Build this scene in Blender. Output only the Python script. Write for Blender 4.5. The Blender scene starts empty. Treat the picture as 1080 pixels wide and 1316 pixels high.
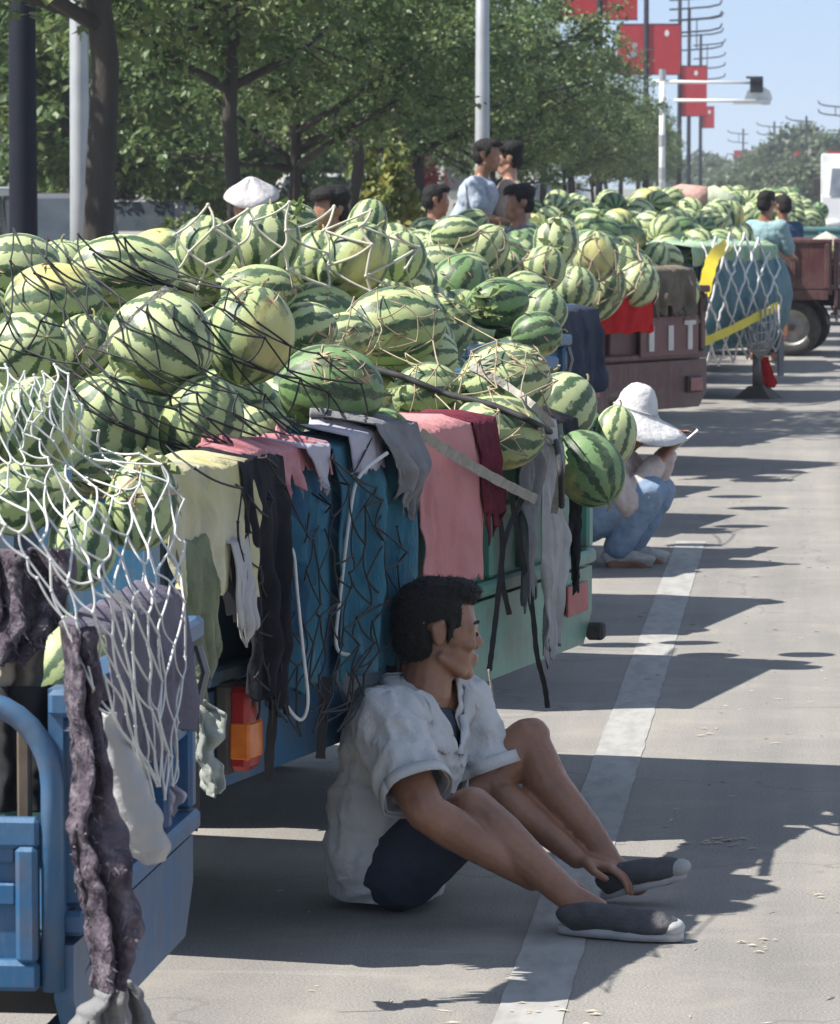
import bpy, bmesh, math, random
import numpy as np
from mathutils import Vector, Matrix, noise as mnoise
from mathutils.bvhtree import BVHTree
random.seed(7); np.random.seed(7)
R = math.radians
scene = bpy.context.scene
col = scene.collection

# ------------------------------------------------------------------ camera
FPX = 5500.0                       # focal length in photo pixels (1080 x 1316 photo): a long phone zoom
VPX, VPY, CAMH = 1043.0, 240.0, 1.7
pitch = math.atan((658 - VPY) / FPX)
yaw = math.atan((VPX - 540) / FPX * math.cos(pitch))
cd = bpy.data.cameras.new('camera'); cam = bpy.data.objects.new('camera', cd); col.objects.link(cam)
cd.sensor_fit = 'VERTICAL'; cd.sensor_height = 24.0; cd.lens = 24.0 * FPX / 1316.0
cd.clip_start = 0.1; cd.clip_end = 6000
cd.dof.use_dof = True; cd.dof.focus_distance = 10.6; cd.dof.aperture_fstop = 14.0
cam.location = (0, 0, CAMH); cam.rotation_euler = (R(90) - pitch, 0, yaw)
scene.camera = cam
_cp, _sp, _ca, _sa = math.cos(pitch), math.sin(pitch), math.cos(yaw), math.sin(yaw)
CF = Vector((-_sa * _cp, _ca * _cp, -_sp)); CR = Vector((_ca, _sa, 0)); CU = CR.cross(CF)
def P(x, y, Y):
    """world point that lies at photo pixel (x, y) at the distance Y along the road"""
    d = CF + CR * ((x - 540) / FPX) + CU * ((658 - y) / FPX)
    return Vector((0, 0, CAMH)) + d * (Y / d.y)
def G(x, y, z=0.0):
    d = CF + CR * ((x - 540) / FPX) + CU * ((658 - y) / FPX)
    return Vector((0, 0, CAMH)) + d * ((z - CAMH) / d.z)
def PS(Y): return FPX / Y           # pixels per metre at distance Y

# ------------------------------------------------------------------ sky, sun, exposure
SUN_EL, SUN_AZ = R(52), R(-16)      # the sun stands to the left, a little behind the camera
sunv = Vector((-math.cos(SUN_AZ) * math.cos(SUN_EL), math.sin(SUN_AZ) * math.cos(SUN_EL), math.sin(SUN_EL)))
w = bpy.data.worlds.new('World'); scene.world = w; w.use_nodes = True
nt = w.node_tree; bg = nt.nodes['Background']
sky = nt.nodes.new('ShaderNodeTexSky'); sky.sky_type = 'NISHITA'; sky.sun_disc = False
sky.sun_elevation = SUN_EL; sky.sun_rotation = math.atan2(sunv.x, sunv.y)
sky.air_density = 0.6; sky.dust_density = 0.3; sky.ozone_density = 3.5; sky.altitude = 1500
# a hazy summer sky: the clear-air sky under an even veil of pale haze, the same in every direction
sc_ = nt.nodes.new('ShaderNodeVectorMath'); sc_.operation = 'MULTIPLY_ADD'; sc_.inputs[1].default_value = (.42, .42, .42); sc_.inputs[2].default_value = (3.1, 3.8, 5.0)
nt.links.new(sky.outputs[0], sc_.inputs[0]); nt.links.new(sc_.outputs[0], bg.inputs[0]); bg.inputs[1].default_value = 0.05
sl = bpy.data.lights.new('sun', 'SUN'); sl.energy = 3.9; sl.angle = R(0.53); sl.color = (1.0, 0.955, 0.88)
so = bpy.data.objects.new('sun', sl); col.objects.link(so); so.location = sunv * 50
so.rotation_euler = (-sunv).to_track_quat('-Z', 'Y').to_euler()
vs = scene.view_settings
vs.view_transform = 'Standard'; vs.look = 'None'; vs.gamma = 1.0; vs.use_curve_mapping = False
vs.exposure = 1.28
scene.cycles.use_denoising = True
scene.cycles.max_bounces = 6; scene.cycles.transparent_max_bounces = 12

# ------------------------------------------------------------------ materials
MATS = {}
def _m(name):
    m = bpy.data.materials.new(name); m.use_nodes = True
    return m, m.node_tree, m.node_tree.nodes['Principled BSDF']
def mat(name, c1, c2=None, scale=8.0, rough=0.7, bump=0.0, bscale=None, metal=0.0, detail=5.0, stretch=(1, 1, 1),
        dirt=None, dscale=2.5, damt=0.5, trans=0.0, spec=0.5, sheen=0.0):
    """two-tone noise material, optional second 'dirt' layer and bump; object coordinates"""
    if name in MATS: return MATS[name]
    m, n, b = _m(name)
    tc = n.nodes.new('ShaderNodeTexCoord'); mp = n.nodes.new('ShaderNodeMapping'); mp.inputs['Scale'].default_value = stretch
    n.links.new(tc.outputs['Object'], mp.inputs['Vector'])
    tx = n.nodes.new('ShaderNodeTexNoise'); tx.inputs['Scale'].default_value = scale; tx.inputs['Detail'].default_value = detail
    n.links.new(mp.outputs[0], tx.inputs['Vector'])
    rp = n.nodes.new('ShaderNodeValToRGB'); rp.color_ramp.elements[0].position = .33; rp.color_ramp.elements[1].position = .67
    c2 = c2 or tuple(x * 0.75 for x in c1)
    rp.color_ramp.elements[0].color = (*c1, 1); rp.color_ramp.elements[1].color = (*c2, 1)
    n.links.new(tx.outputs[0], rp.inputs[0]); out = rp.outputs[0]
    if dirt:
        t2 = n.nodes.new('ShaderNodeTexNoise'); t2.inputs['Scale'].default_value = dscale; t2.inputs['Detail'].default_value = 8
        t2.inputs['Roughness'].default_value = .7
        n.links.new(tc.outputs['Object'], t2.inputs['Vector'])
        r2 = n.nodes.new('ShaderNodeValToRGB'); r2.color_ramp.elements[0].position = .48; r2.color_ramp.elements[1].position = .68
        n.links.new(t2.outputs[0], r2.inputs[0])
        ml = n.nodes.new('ShaderNodeMath'); ml.operation = 'MULTIPLY'; ml.inputs[1].default_value = damt
        n.links.new(r2.outputs[0], ml.inputs[0])
        mx = n.nodes.new('ShaderNodeMixRGB'); mx.inputs[2].default_value = (*dirt, 1)
        n.links.new(ml.outputs[0], mx.inputs[0]); n.links.new(out, mx.inputs[1]); out = mx.outputs[0]
    n.links.new(out, b.inputs['Base Color'])
    b.inputs['Roughness'].default_value = rough; b.inputs['Metallic'].default_value = metal
    b.inputs['Specular IOR Level'].default_value = spec
    if sheen: b.inputs['Sheen Weight'].default_value = sheen
    if bump:
        bt = n.nodes.new('ShaderNodeTexNoise'); bt.inputs['Scale'].default_value = bscale or scale * 4; bt.inputs['Detail'].default_value = 6
        n.links.new(mp.outputs[0], bt.inputs['Vector'])
        bp = n.nodes.new('ShaderNodeBump'); bp.inputs['Strength'].default_value = bump; bp.inputs['Distance'].default_value = .02
        n.links.new(bt.outputs[0], bp.inputs['Height']); n.links.new(bp.outputs[0], b.inputs['Normal'])
    if trans:
        tr = n.nodes.new('ShaderNodeBsdfTranslucent'); n.links.new(out, tr.inputs[0])
        ms = n.nodes.new('ShaderNodeMixShader'); ms.inputs[0].default_value = trans
        n.links.new(b.outputs[0], ms.inputs[1]); n.links.new(tr.outputs[0], ms.inputs[2])
        n.links.new(ms.outputs[0], n.nodes['Material Output'].inputs[0])
    MATS[name] = m
    return m
def cloth(name, c1, c2=None, scale=6, bump=.45, trans=.12, dirt=None, stretch=(1, 1, 1), damt=.5):
    """washed-out cloth: uneven dye, grime, crumpled relief"""
    d = dirt or tuple(x * .5 + .02 for x in c1)
    return mat(name, c1, c2 or tuple(x * .72 for x in c1), scale, .92, bump, 26, trans=trans, spec=.15, dirt=d, dscale=9, damt=damt, stretch=stretch)
def paint(name, c, rust=(.12, .07, .04), damt=.55, rough=.45):
    """worn vehicle paint: faded tone, rust blooms and a film of road dust"""
    if name in MATS: return MATS[name]
    m = mat(name, c, tuple(x * .72 + .012 for x in c), 3.0, rough, .08, 30, dirt=rust, dscale=7.5, damt=damt); n = m.node_tree; b = n.nodes['Principled BSDF']
    src = b.inputs['Base Color'].links[0].from_socket; tc = n.nodes.new('ShaderNodeTexCoord')
    for (sc, a, e, c_, k, st) in ((2.2, .45, .8, (.24, .22, .19), .35, (1, 1, 1)), (9, .52, .85, (.30, .28, .25), .3, (3, 3, .3)), (38, .66, .72, (.14, .08, .05), .8, (1, 1, 1))):
        mp = n.nodes.new('ShaderNodeMapping'); mp.inputs['Scale'].default_value = st; n.links.new(tc.outputs['Object'], mp.inputs[0])
        t = n.nodes.new('ShaderNodeTexNoise'); t.inputs['Scale'].default_value = sc; t.inputs['Detail'].default_value = 8; t.inputs['Roughness'].default_value = .7; n.links.new(mp.outputs[0], t.inputs['Vector'])
        r = n.nodes.new('ShaderNodeMapRange'); r.inputs['From Min'].default_value = a; r.inputs['From Max'].default_value = e; r.inputs['To Max'].default_value = k; n.links.new(t.outputs[0], r.inputs[0])
        x = n.nodes.new('ShaderNodeMixRGB'); x.inputs[2].default_value = (*c_, 1); n.links.new(r.outputs[0], x.inputs[0]); n.links.new(src, x.inputs[1]); src = x.outputs[0]
    n.links.new(src, b.inputs['Base Color'])
    return m

# ------------------------------------------------------------------ mesh builder
class MB:
    def __init__(s): s.v = []; s.f = []
    def raw(s, vs_, fs_):
        o = len(s.v); s.v += [tuple(p) for p in vs_]; s.f += [tuple(i + o for i in f) for f in fs_]; return s
    def box(s, c, d, rot=None, bev=0.0):
        hx, hy, hz = d[0] / 2, d[1] / 2, d[2] / 2
        b = min(bev, hx * .49, hy * .49, hz * .49)
        c = Vector(c)
        if b <= 0:
            pts = [Vector((x * hx, y * hy, z * hz)) for x in (-1, 1) for y in (-1, 1) for z in (-1, 1)]
            fs = [(0, 1, 3, 2), (4, 6, 7, 5), (0, 4, 5, 1), (2, 3, 7, 6), (0, 2, 6, 4), (1, 5, 7, 3)]
        else:
            pts = []; idx = {}
            for x in (-1, 1):
                for y in (-1, 1):
                    for z in (-1, 1):
                        for k in range(3):
                            q = [x * (hx - b), y * (hy - b), z * (hz - b)]
                            q[k] = (x * hx, y * hy, z * hz)[k]
                            idx[(x, y, z, k)] = len(pts); pts.append(Vector(q))
            fs = []
            for k in range(3):
                a, e = [i for i in range(3) if i != k]
                for sg in (-1, 1):
                    q = []
                    for (u, v) in ((-1, -1), (1, -1), (1, 1), (-1, 1)):
                        t = [0, 0, 0]; t[k] = sg; t[a] = u; t[e] = v; q.append(idx[(*t, k)])
                    fs.append(tuple(q))
                for u in (-1, 1):          # edges parallel to axis k
                    for v in (-1, 1):
                        t0 = [0, 0, 0]; t0[k] = -1; t0[a] = u; t0[e] = v
                        t1 = list(t0); t1[k] = 1
                        fs.append((idx[(*t0, a)], idx[(*t1, a)], idx[(*t1, e)], idx[(*t0, e)]))
            for x in (-1, 1):
                for y in (-1, 1):
                    for z in (-1, 1):
                        fs.append(tuple(idx[(x, y, z, k)] for k in range(3)))
        if rot is not None: pts = [rot @ p for p in pts]
        return s.raw([p + c for p in pts], fs)
    def tube(s, pts, r, n=6, cap=True):
        pts = [Vector(p) for p in pts]; m = len(pts)
        rr = r if hasattr(r, '__len__') else [r] * m
        up = None; vs_ = []
        for i, p in enumerate(pts):
            t = (pts[min(i + 1, m - 1)] - pts[max(i - 1, 0)])
            if t.length < 1e-9: t = Vector((0, 0, 1))
            t.normalize()
            if up is None:
                up = t.cross(Vector((0, 0, 1)) if abs(t.z) < .9 else Vector((1, 0, 0))).normalized()
            else:
                up = up - t * up.dot(t)
                up = up.normalized() if up.length > 1e-6 else t.orthogonal().normalized()
            q = t.cross(up)
            for k in range(n):
                a = 2 * math.pi * k / n
                vs_.append(p + (up * math.cos(a) + q * math.sin(a)) * rr[i])
        fs = [(i * n + k, i * n + (k + 1) % n, (i + 1) * n + (k + 1) % n, (i + 1) * n + k) for i in range(m - 1) for k in range(n)]
        if cap: fs += [tuple(range(n - 1, -1, -1)), tuple((m - 1) * n + k for k in range(n))]
        return s.raw(vs_, fs)
    def ell(s, c, r, rot=None, nu=14, nv=9):
        vs_ = []; c = Vector(c)
        r = (r, r, r) if not hasattr(r, '__len__') else r
        for j in range(1, nv):
            th = math.pi * j / nv
            for i in range(nu):
                a = 2 * math.pi * i / nu
                p = Vector((r[0] * math.sin(th) * math.cos(a), r[1] * math.sin(th) * math.sin(a), r[2] * math.cos(th)))
                vs_.append((rot @ p if rot is not None else p) + c)
        t = Vector((0, 0, r[2])); t = rot @ t if rot is not None else t
        vs_ += [c + t, c - t]; T = len(vs_) - 2
        fs = [(j * nu + i, (j + 1) * nu + i, (j + 1) * nu + (i + 1) % nu, j * nu + (i + 1) % nu) for j in range(nv - 2) for i in range(nu)]
        fs += [(T, i, (i + 1) % nu) for i in range(nu)] + [(T + 1, (nv - 2) * nu + (i + 1) % nu, (nv - 2) * nu + i) for i in range(nu)]
        return s.raw(vs_, fs)
    def cap(s, p0, r0, p1, r1, n=14):
        """tapered capsule"""
        p0, p1 = Vector(p0), Vector(p1); d = (p1 - p0); L = max(d.length, 1e-6); t = d / L
        pts = []; rr = []
        for k in range(4):
            a = math.pi / 2 * k / 4; pts.append(p0 - t * r0 * math.cos(a)); rr.append(max(r0 * math.sin(a), .0004))
        pts += [p0, p1]; rr += [r0, r1]
        for k in range(3, -1, -1):
            a = math.pi / 2 * k / 4; pts.append(p1 + t * r1 * math.cos(a)); rr.append(max(r1 * math.sin(a), .0004))
        return s.tube(pts, rr, n)
    def chain(s, pr, n=14):
        for (a, ra), (b, rb) in zip(pr[:-1], pr[1:]): s.cap(a, ra, b, rb, n)
        return s
    def prism(s, poly, a0, a1, axis=0):
        """extrude a 2D polygon; axis 0: poly in (y,z) from x=a0 to a1"""
        def mk(p, a): return (a, p[0], p[1]) if axis == 0 else ((p[0], a, p[1]) if axis == 1 else (p[0], p[1], a))
        n = len(poly)
        fs = [tuple(range(n - 1, -1, -1)), tuple(range(n, 2 * n))] + [(i, (i + 1) % n, n + (i + 1) % n, n + i) for i in range(n)]
        return s.raw([mk(p, a0) for p in poly] + [mk(p, a1) for p in poly], fs)
    def mesh(s, name):
        me = bpy.data.meshes.new(name); me.from_pydata(s.v, [], s.f); me.update(); return me
    def build(s, name, m, parent=None, smooth=False, fix=True):
        me = s.mesh(name)
        if fix:
            b = bmesh.new(); b.from_mesh(me); bmesh.ops.recalc_face_normals(b, faces=b.faces); b.to_mesh(me); b.free()
        return obj(name, me, m, parent, smooth)
def obj(name, me, m, parent=None, smooth=False):
    if isinstance(me, MB): me = me.mesh(name)
    o = bpy.data.objects.new(name, me); col.objects.link(o)
    if m is not None and len(me.materials) == 0: me.materials.append(m)
    if parent is not None: o.parent = parent
    if smooth: me.polygons.foreach_set('use_smooth', [True] * len(me.polygons))
    return o
def tag(o, label=None, cat=None, group=None, kind=None):
    if label: o['label'] = label
    if cat: o['category'] = cat
    if group: o['group'] = group
    if kind: o['kind'] = kind
    return o
def empty(name, loc=(0, 0, 0), rz=0.0):
    o = bpy.data.objects.new(name, None); col.objects.link(o); o.location = loc; o.rotation_euler = (0, 0, rz)
    o.empty_display_size = .2
    return o
def part_copy(src, parent, loc=None, rot=None, scale=None):
    c = src.copy(); col.objects.link(c); c.parent = parent
    if loc is not None: c.location = loc
    if rot is not None: c.rotation_euler = rot
    if scale is not None: c.scale = scale
    return c
def copy_tree(o, parent=None):
    c = o.copy(); col.objects.link(c); c.parent = parent
    for ch in list(o.children): copy_tree(ch, c)
    return c
def grid_faces(nu, nv):
    return [(i * nv + j, (i + 1) * nv + j, (i + 1) * nv + j + 1, i * nv + j + 1) for i in range(nu - 1) for j in range(nv - 1)]
def remesh(mb, voxel, smooth_it=4, fac=.5):
    """union of closed shells -> one continuous surface"""
    me = mb.mesh('tmp'); o = bpy.data.objects.new('tmp', me); col.objects.link(o)
    b = bmesh.new(); b.from_mesh(me); bmesh.ops.recalc_face_normals(b, faces=b.faces); b.to_mesh(me); b.free()
    r = o.modifiers.new('r', 'REMESH'); r.mode = 'VOXEL'; r.voxel_size = voxel
    if smooth_it:
        sm = o.modifiers.new('s', 'SMOOTH'); sm.iterations = smooth_it; sm.factor = fac
    dg = bpy.context.evaluated_depsgraph_get()
    out = bpy.data.meshes.new_from_object(o.evaluated_get(dg))
    bpy.data.objects.remove(o); bpy.data.meshes.remove(me)
    return out
def vco(me):
    a = np.empty(len(me.vertices) * 3); me.vertices.foreach_get('co', a); return a.reshape(-1, 3)
def vno(me):
    a = np.empty(len(me.vertices) * 3); me.vertices.foreach_get('normal', a); return a.reshape(-1, 3)
def setco(me, a): me.vertices.foreach_set('co', np.ascontiguousarray(a, dtype=float).ravel()); me.update()
def cut(me, co, no):
    """cut away everything on the side of the plane its normal points to, leaving an open hem"""
    b = bmesh.new(); b.from_mesh(me)
    bmesh.ops.bisect_plane(b, geom=b.verts[:] + b.edges[:] + b.faces[:], plane_co=co, plane_no=no, clear_outer=True)
    b.to_mesh(me); b.free(); return me
def delverts(me, mask):
    b = bmesh.new(); b.from_mesh(me); b.verts.ensure_lookup_table()
    bmesh.ops.delete(b, geom=[b.verts[i] for i in np.nonzero(mask)[0]], context='VERTS'); b.to_mesh(me); b.free(); return me

def smooth_boundary(me, it=8):
    """even out the open edge left by a cut so that hems run clean"""
    b = bmesh.new(); b.from_mesh(me)
    for v in [v for v in b.verts if not v.link_faces]: b.verts.remove(v)
    for _ in range(it):
        new = {}
        for v in b.verts:
            n_ = [e.other_vert(v).co for e in v.link_edges if len(e.link_faces) == 1]
            if len(n_) >= 2: new[v] = v.co * .4 + sum(n_, Vector()) / len(n_) * .6
        for v, c in new.items(): v.co = c
    b.to_mesh(me); b.free(); return me

# ------------------------------------------------------------------ the setting: ground, road, line, kerb, pavement
def road_material():
    m, n, b = _m('dusty_asphalt')
    L = n.links
    tc = n.nodes.new('ShaderNodeTexCoord')
    def noise_(sc, det=4, ro=.6, vec=None):
        t = n.nodes.new('ShaderNodeTexNoise'); t.inputs['Scale'].default_value = sc; t.inputs['Detail'].default_value = det
        t.inputs['Roughness'].default_value = ro; L.new(vec or tc.outputs['Object'], t.inputs['Vector']); return t.outputs[0]
    def ramp(src, a, b_, ca, cb):
        r = n.nodes.new('ShaderNodeValToRGB'); r.color_ramp.elements[0].position = a; r.color_ramp.elements[1].position = b_
        r.color_ramp.elements[0].color = (*ca, 1); r.color_ramp.elements[1].color = (*cb, 1); L.new(src, r.inputs[0]); return r.outputs[0]
    def mix(f, a, c, mode='MIX'):
        x = n.nodes.new('ShaderNodeMixRGB'); x.blend_type = mode
        if isinstance(f, float): x.inputs[0].default_value = f
        else: L.new(f, x.inputs[0])
        L.new(a, x.inputs[1])
        if isinstance(c, tuple): x.inputs[2].default_value = (*c, 1)
        else: L.new(c, x.inputs[2])
        return x.outputs[0]
    base = ramp(noise_(.9, 6), .35, .7, (.222, .214, .204), (.268, .257, .24))
    grit = ramp(noise_(160, 3, .7), .3, .72, (.5, .5, .5), (1.42, 1.39, 1.34))
    c = mix(.85, base, grit, 'MULTIPLY')
    patch = ramp(noise_(3.2, 8, .7), .5, .64, (0, 0, 0), (1, 1, 1))
    pm = n.nodes.new('ShaderNodeMath'); pm.operation = 'MULTIPLY'; pm.inputs[1].default_value = .45; L.new(patch, pm.inputs[0])
    c = mix(pm.outputs[0], c, (.31, .285, .25))
    # wheel-polished streaks along the road
    mp = n.nodes.new('ShaderNodeMapping'); mp.inputs['Scale'].default_value = (2.2, .06, 1); L.new(tc.outputs['Object'], mp.inputs[0])
    st = ramp(noise_(1.0, 5, .6, mp.outputs[0]), .42, .66, (.86, .86, .87), (1.10, 1.09, 1.07))
    c = mix(1.0, c, st, 'MULTIPLY')
    # scuffs across
    mp2 = n.nodes.new('ShaderNodeMapping'); mp2.inputs['Scale'].default_value = (.35, 3.2, 1); L.new(tc.outputs['Object'], mp2.inputs[0])
    st2 = ramp(noise_(1.6, 6, .7, mp2.outputs[0]), .60, .72, (0, 0, 0), (1, 1, 1))
    sm = n.nodes.new('ShaderNodeMath'); sm.operation = 'MULTIPLY'; sm.inputs[1].default_value = .35; L.new(st2, sm.inputs[0])
    c = mix(sm.outputs[0], c, (.36, .345, .32))
    # dark spots, oil and squashed bits
    sp = ramp(noise_(9, 8, .75), .66, .74, (0, 0, 0), (1, 1, 1))
    s2 = n.nodes.new('ShaderNodeMath'); s2.operation = 'MULTIPLY'; s2.inputs[1].default_value = .5; L.new(sp, s2.inputs[0])
    c = mix(s2.outputs[0], c, (.12, .115, .11))
    vo = n.nodes.new('ShaderNodeTexVoronoi'); vo.feature = 'DISTANCE_TO_EDGE'; vo.inputs['Scale'].default_value = .55
    wn = n.nodes.new('ShaderNodeTexNoise'); wn.inputs['Scale'].default_value = 3; wn.inputs['Detail'].default_value = 5
    L.new(tc.outputs['Object'], wn.inputs['Vector'])
    ad = n.nodes.new('ShaderNodeMixRGB'); ad.blend_type = 'ADD'; ad.inputs[0].default_value = .5
    L.new(tc.outputs['Object'], ad.inputs[1]); L.new(wn.outputs['Color'], ad.inputs[2]); L.new(ad.outputs[0], vo.inputs['Vector'])
    cr = ramp(vo.outputs[0], .0015, .006, (.5, .5, .5), (0, 0, 0))
    c = mix(cr, c, (.12, .11, .10))
    L.new(c, b.inputs['Base Color']); b.inputs['Roughness'].default_value = .93; b.inputs['Specular IOR Level'].default_value = .25
    bp = n.nodes.new('ShaderNodeBump'); bp.inputs['Strength'].default_value = .5; bp.inputs['Distance'].default_value = .006
    L.new(noise_(120, 5, .7), bp.inputs['Height']); L.new(bp.outputs[0], b.inputs['Normal'])
    return m
ROAD = road_material()
def sheet(name, x0, x1, y0, y1, z, m, nx=1, ny=1):
    vs_ = [(x0 + (x1 - x0) * i / nx, y0 + (y1 - y0) * j / ny, z) for i in range(nx + 1) for j in range(ny + 1)]
    return tag(obj(name, MB().raw(vs_, grid_faces(nx + 1, ny + 1)), m), kind='structure')
sheet('ground', -1500, 1500, -60, 3200, -.03, mat('dry_verge', (.20, .17, .12), (.10, .12, .05), .4, .95, .3, 6))
sheet('road', -4.6, 13.0, -20, 900, 0.0, ROAD)
sheet('pavement', -9.0, -4.78, -10, 400, .12, mat('pavement_slabs', (.33, .31, .29), (.26, .25, .235), 1.6, .9, .2, 40, dirt=(.16, .14, .11)))
kb = MB()
for k in range(70):
    kb.box((-4.69, 2 + k * 3.0, .06), (.16, 2.985, .13), bev=.012)
tag(kb.build('kerb', mat('kerb_stone', (.38, .37, .35), (.3, .29, .28), 5, .85, .25, 50)), kind='structure')
# worn white lane line
def worn_paint():
    m, n, b = _m('worn_line_paint'); L = n.links
    tc = n.nodes.new('ShaderNodeTexCoord')
    mq = n.nodes.new('ShaderNodeMapping'); mq.inputs['Scale'].default_value = (1, .3, 1); L.new(tc.outputs['Object'], mq.inputs[0])
    t = n.nodes.new('ShaderNodeTexNoise'); t.inputs['Scale'].default_value = 16; t.inputs['Detail'].default_value = 6; t.inputs['Roughness'].default_value = .6
    L.new(mq.outputs[0], t.inputs['Vector'])
    r = n.nodes.new('ShaderNodeValToRGB'); r.color_ramp.elements[0].position = .36; r.color_ramp.elements[1].position = .58
    r.color_ramp.elements[0].color = (.238, .23, .219, 1); r.color_ramp.elements[1].color = (.312, .305, .288, 1)
    L.new(t.outputs[0], r.inputs[0]); L.new(r.outputs[0], b.inputs['Base Color']); b.inputs['Roughness'].default_value = .85
    bp = n.nodes.new('ShaderNodeBump'); bp.inputs['Strength'].default_value = .0; bp.inputs['Distance'].default_value = .001
    t2 = n.nodes.new('ShaderNodeTexNoise'); t2.inputs['Scale'].default_value = 90; L.new(tc.outputs['Object'], t2.inputs['Vector'])
    L.new(t2.outputs[0], bp.inputs['Height']); L.new(bp.outputs[0], b.inputs['Normal'])
    return m
WP = worn_paint()
rnd = random.Random(3)
lm = MB(); rows = []
yy = 7.0; pts = []
while yy < 20.6:
    pts.append(yy); yy += .05 if yy < 24 else .5
for y in pts:
    a = mnoise.noise(Vector((y * 6, 0, 1))) * .006 + mnoise.noise(Vector((y * 1.1, 5, 1))) * .005
    c = mnoise.noise(Vector((y * 6, 9, 4))) * .006
    rows.append(((-.635 + a, y, .002), (-.495 + c, y, .002)))
vs_ = [p for r_ in rows for p in r_]
lm.raw(vs_, [(2 * i, 2 * i + 1, 2 * i + 3, 2 * i + 2) for i in range(len(rows) - 1)])
tag(obj('lane_line', lm, WP), kind='structure')
lm2 = MB()
for k in range(14):
    y0 = 6 + k * 9.0
    lm2.box((3.05, y0, .004), (.15, 4.0, .004))
tag(obj('lane_line', lm2, WP), kind='structure')
# pale transverse joints and tyre scuffs on the open lane
# litter: straw, torn leaves, paper crumbs
LIT = MB(); rnd = random.Random(11)
for k in range(460):
    y = rnd.uniform(8.4, 26); x = rnd.triangular(-1.9, 1.6, .0)
    s = rnd.uniform(.004, .012); a = rnd.uniform(0, 6.28); st = rnd.uniform(1, 4.5)
    dx, dy = math.cos(a) * s * st * .6, math.sin(a) * s * st * .6; px_, py_ = -math.sin(a) * s * .28, math.cos(a) * s * .28
    h = rnd.uniform(.002, .006)
    LIT.raw([(x - dx, y - dy, .002), (x + px_, y + py_, h), (x + dx, y + dy, .003), (x - px_, y - py_, h * .6)], [(0, 1, 2), (0, 2, 3)])
for (px_, py_, n_, sp) in ((925, 1082, 26, 26), (975, 1215, 8, 14), (560, 745, 3, 4), (1050, 1150, 4, 6), (905, 940, 5, 12), (690, 1300, 10, 40)):
    g = G(px_, py_)
    for k in range(n_):
        x = g.x + rnd.gauss(0, sp / 540 * .8); y = g.y + rnd.gauss(0, .06); a = rnd.uniform(-.5, .5); s = rnd.uniform(.006, .016)
        LIT.raw([(x - s, y, .003), (x, y + s * .5, .006), (x + s, y + s * a, .004), (x, y - s * .4, .005)], [(0, 1, 2), (0, 2, 3)])
tag(obj('litter', LIT, mat('dry_straw', (.50, .46, .38), (.30, .25, .17), 30, .9)), 'dry straw and torn leaf crumbs scattered over the road', 'litter', kind='stuff')

# ------------------------------------------------------------------ trees
def leaf_mat(name, c1, c2, c3):
    m, n, b = _m(name); L = n.links
    at = n.nodes.new('ShaderNodeAttribute'); at.attribute_name = 'tint'
    r = n.nodes.new('ShaderNodeValToRGB'); e = r.color_ramp.elements
    e[0].color = (*c1, 1); e[1].color = (*c3, 1); x = e.new(.55); x.color = (*c2, 1)
    L.new(at.outputs['Fac'], r.inputs[0]); L.new(r.outputs[0], b.inputs['Base Color'])
    b.inputs['Roughness'].default_value = .5; b.inputs['Specular IOR Level'].default_value = .5
    tr = n.nodes.new('ShaderNodeBsdfTranslucent'); L.new(r.outputs[0], tr.inputs[0])
    ms = n.nodes.new('ShaderNodeMixShader'); ms.inputs[0].default_value = .36
    L.new(b.outputs[0], ms.inputs[1]); L.new(tr.outputs[0], ms.inputs[2]); L.new(ms.outputs[0], n.nodes['Material Output'].inputs[0])
    return m
LEAF = leaf_mat('tree_leaf', (.048, .090, .032), (.092, .152, .052), (.215, .26, .095))
LEAF2 = leaf_mat('shrub_leaf', (.05, .085, .022), (.09, .135, .03), (.20, .22, .05))
LEAF3 = leaf_mat('far_leaf', (.05, .08, .035), (.075, .11, .05), (.11, .14, .07))
BARK = mat('bark', (.055, .048, .042), (.03, .027, .025), 9, .95, .8, 22, stretch=(1, 1, .25))
def leaves(centers, rad, per, size, rs, flat=.75, droop=.5):
    """many small folded leaves in clumps -> mesh with a 'tint' per leaf"""
    n = len(centers) * per
    c = np.repeat(np.asarray(centers), per, 0)
    off = rs.normal(size=(n, 3)); off /= np.linalg.norm(off, axis=1)[:, None]
    off *= (rs.rand(n, 1) ** .5) * np.repeat(np.asarray(rad), per)[:, None]; off[:, 2] *= flat
    c = c + off
    a = rs.rand(n) * 2 * np.pi; el = rs.normal(-droop, .45, n)
    d = np.stack([np.cos(a) * np.cos(el), np.sin(a) * np.cos(el), np.sin(el)], 1)
    up = rs.normal(size=(n, 3)) * .45 + np.array([0, 0, 1.0]); s = np.cross(d, up); s /= np.linalg.norm(s, axis=1)[:, None]
    nn = np.cross(s, d)
    ln = size * rs.uniform(.6, 1.35, n)[:, None]; wd = ln * rs.uniform(.24, .36, n)[:, None]
    v = np.stack([c, c + d * ln * .45 + s * wd + nn * ln * .08, c + d * ln, c + d * ln * .45 - s * wd + nn * ln * .08], 1).reshape(-1, 3)
    base = np.arange(n) * 4
    f = np.concatenate([np.stack([base, base + 1, base + 2], 1), np.stack([base, base + 2, base + 3], 1)])
    me = bpy.data.meshes.new('crown'); me.vertices.add(len(v)); me.vertices.foreach_set('co', v.ravel())
    me.loops.add(len(f) * 3); me.loops.foreach_set('vertex_index', f.ravel())
    me.polygons.add(len(f)); me.polygons.foreach_set('loop_start', np.arange(len(f)) * 3); me.update(); me.validate()
    at = me.attributes.new('tint', 'FLOAT', 'POINT')
    ct = np.repeat(rs.rand(len(centers)), per)
    at.data.foreach_set('value', np.repeat(np.clip(ct * .55 + rs.rand(n) * .5, 0, 1), 4).astype(np.float32))
    return me
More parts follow.
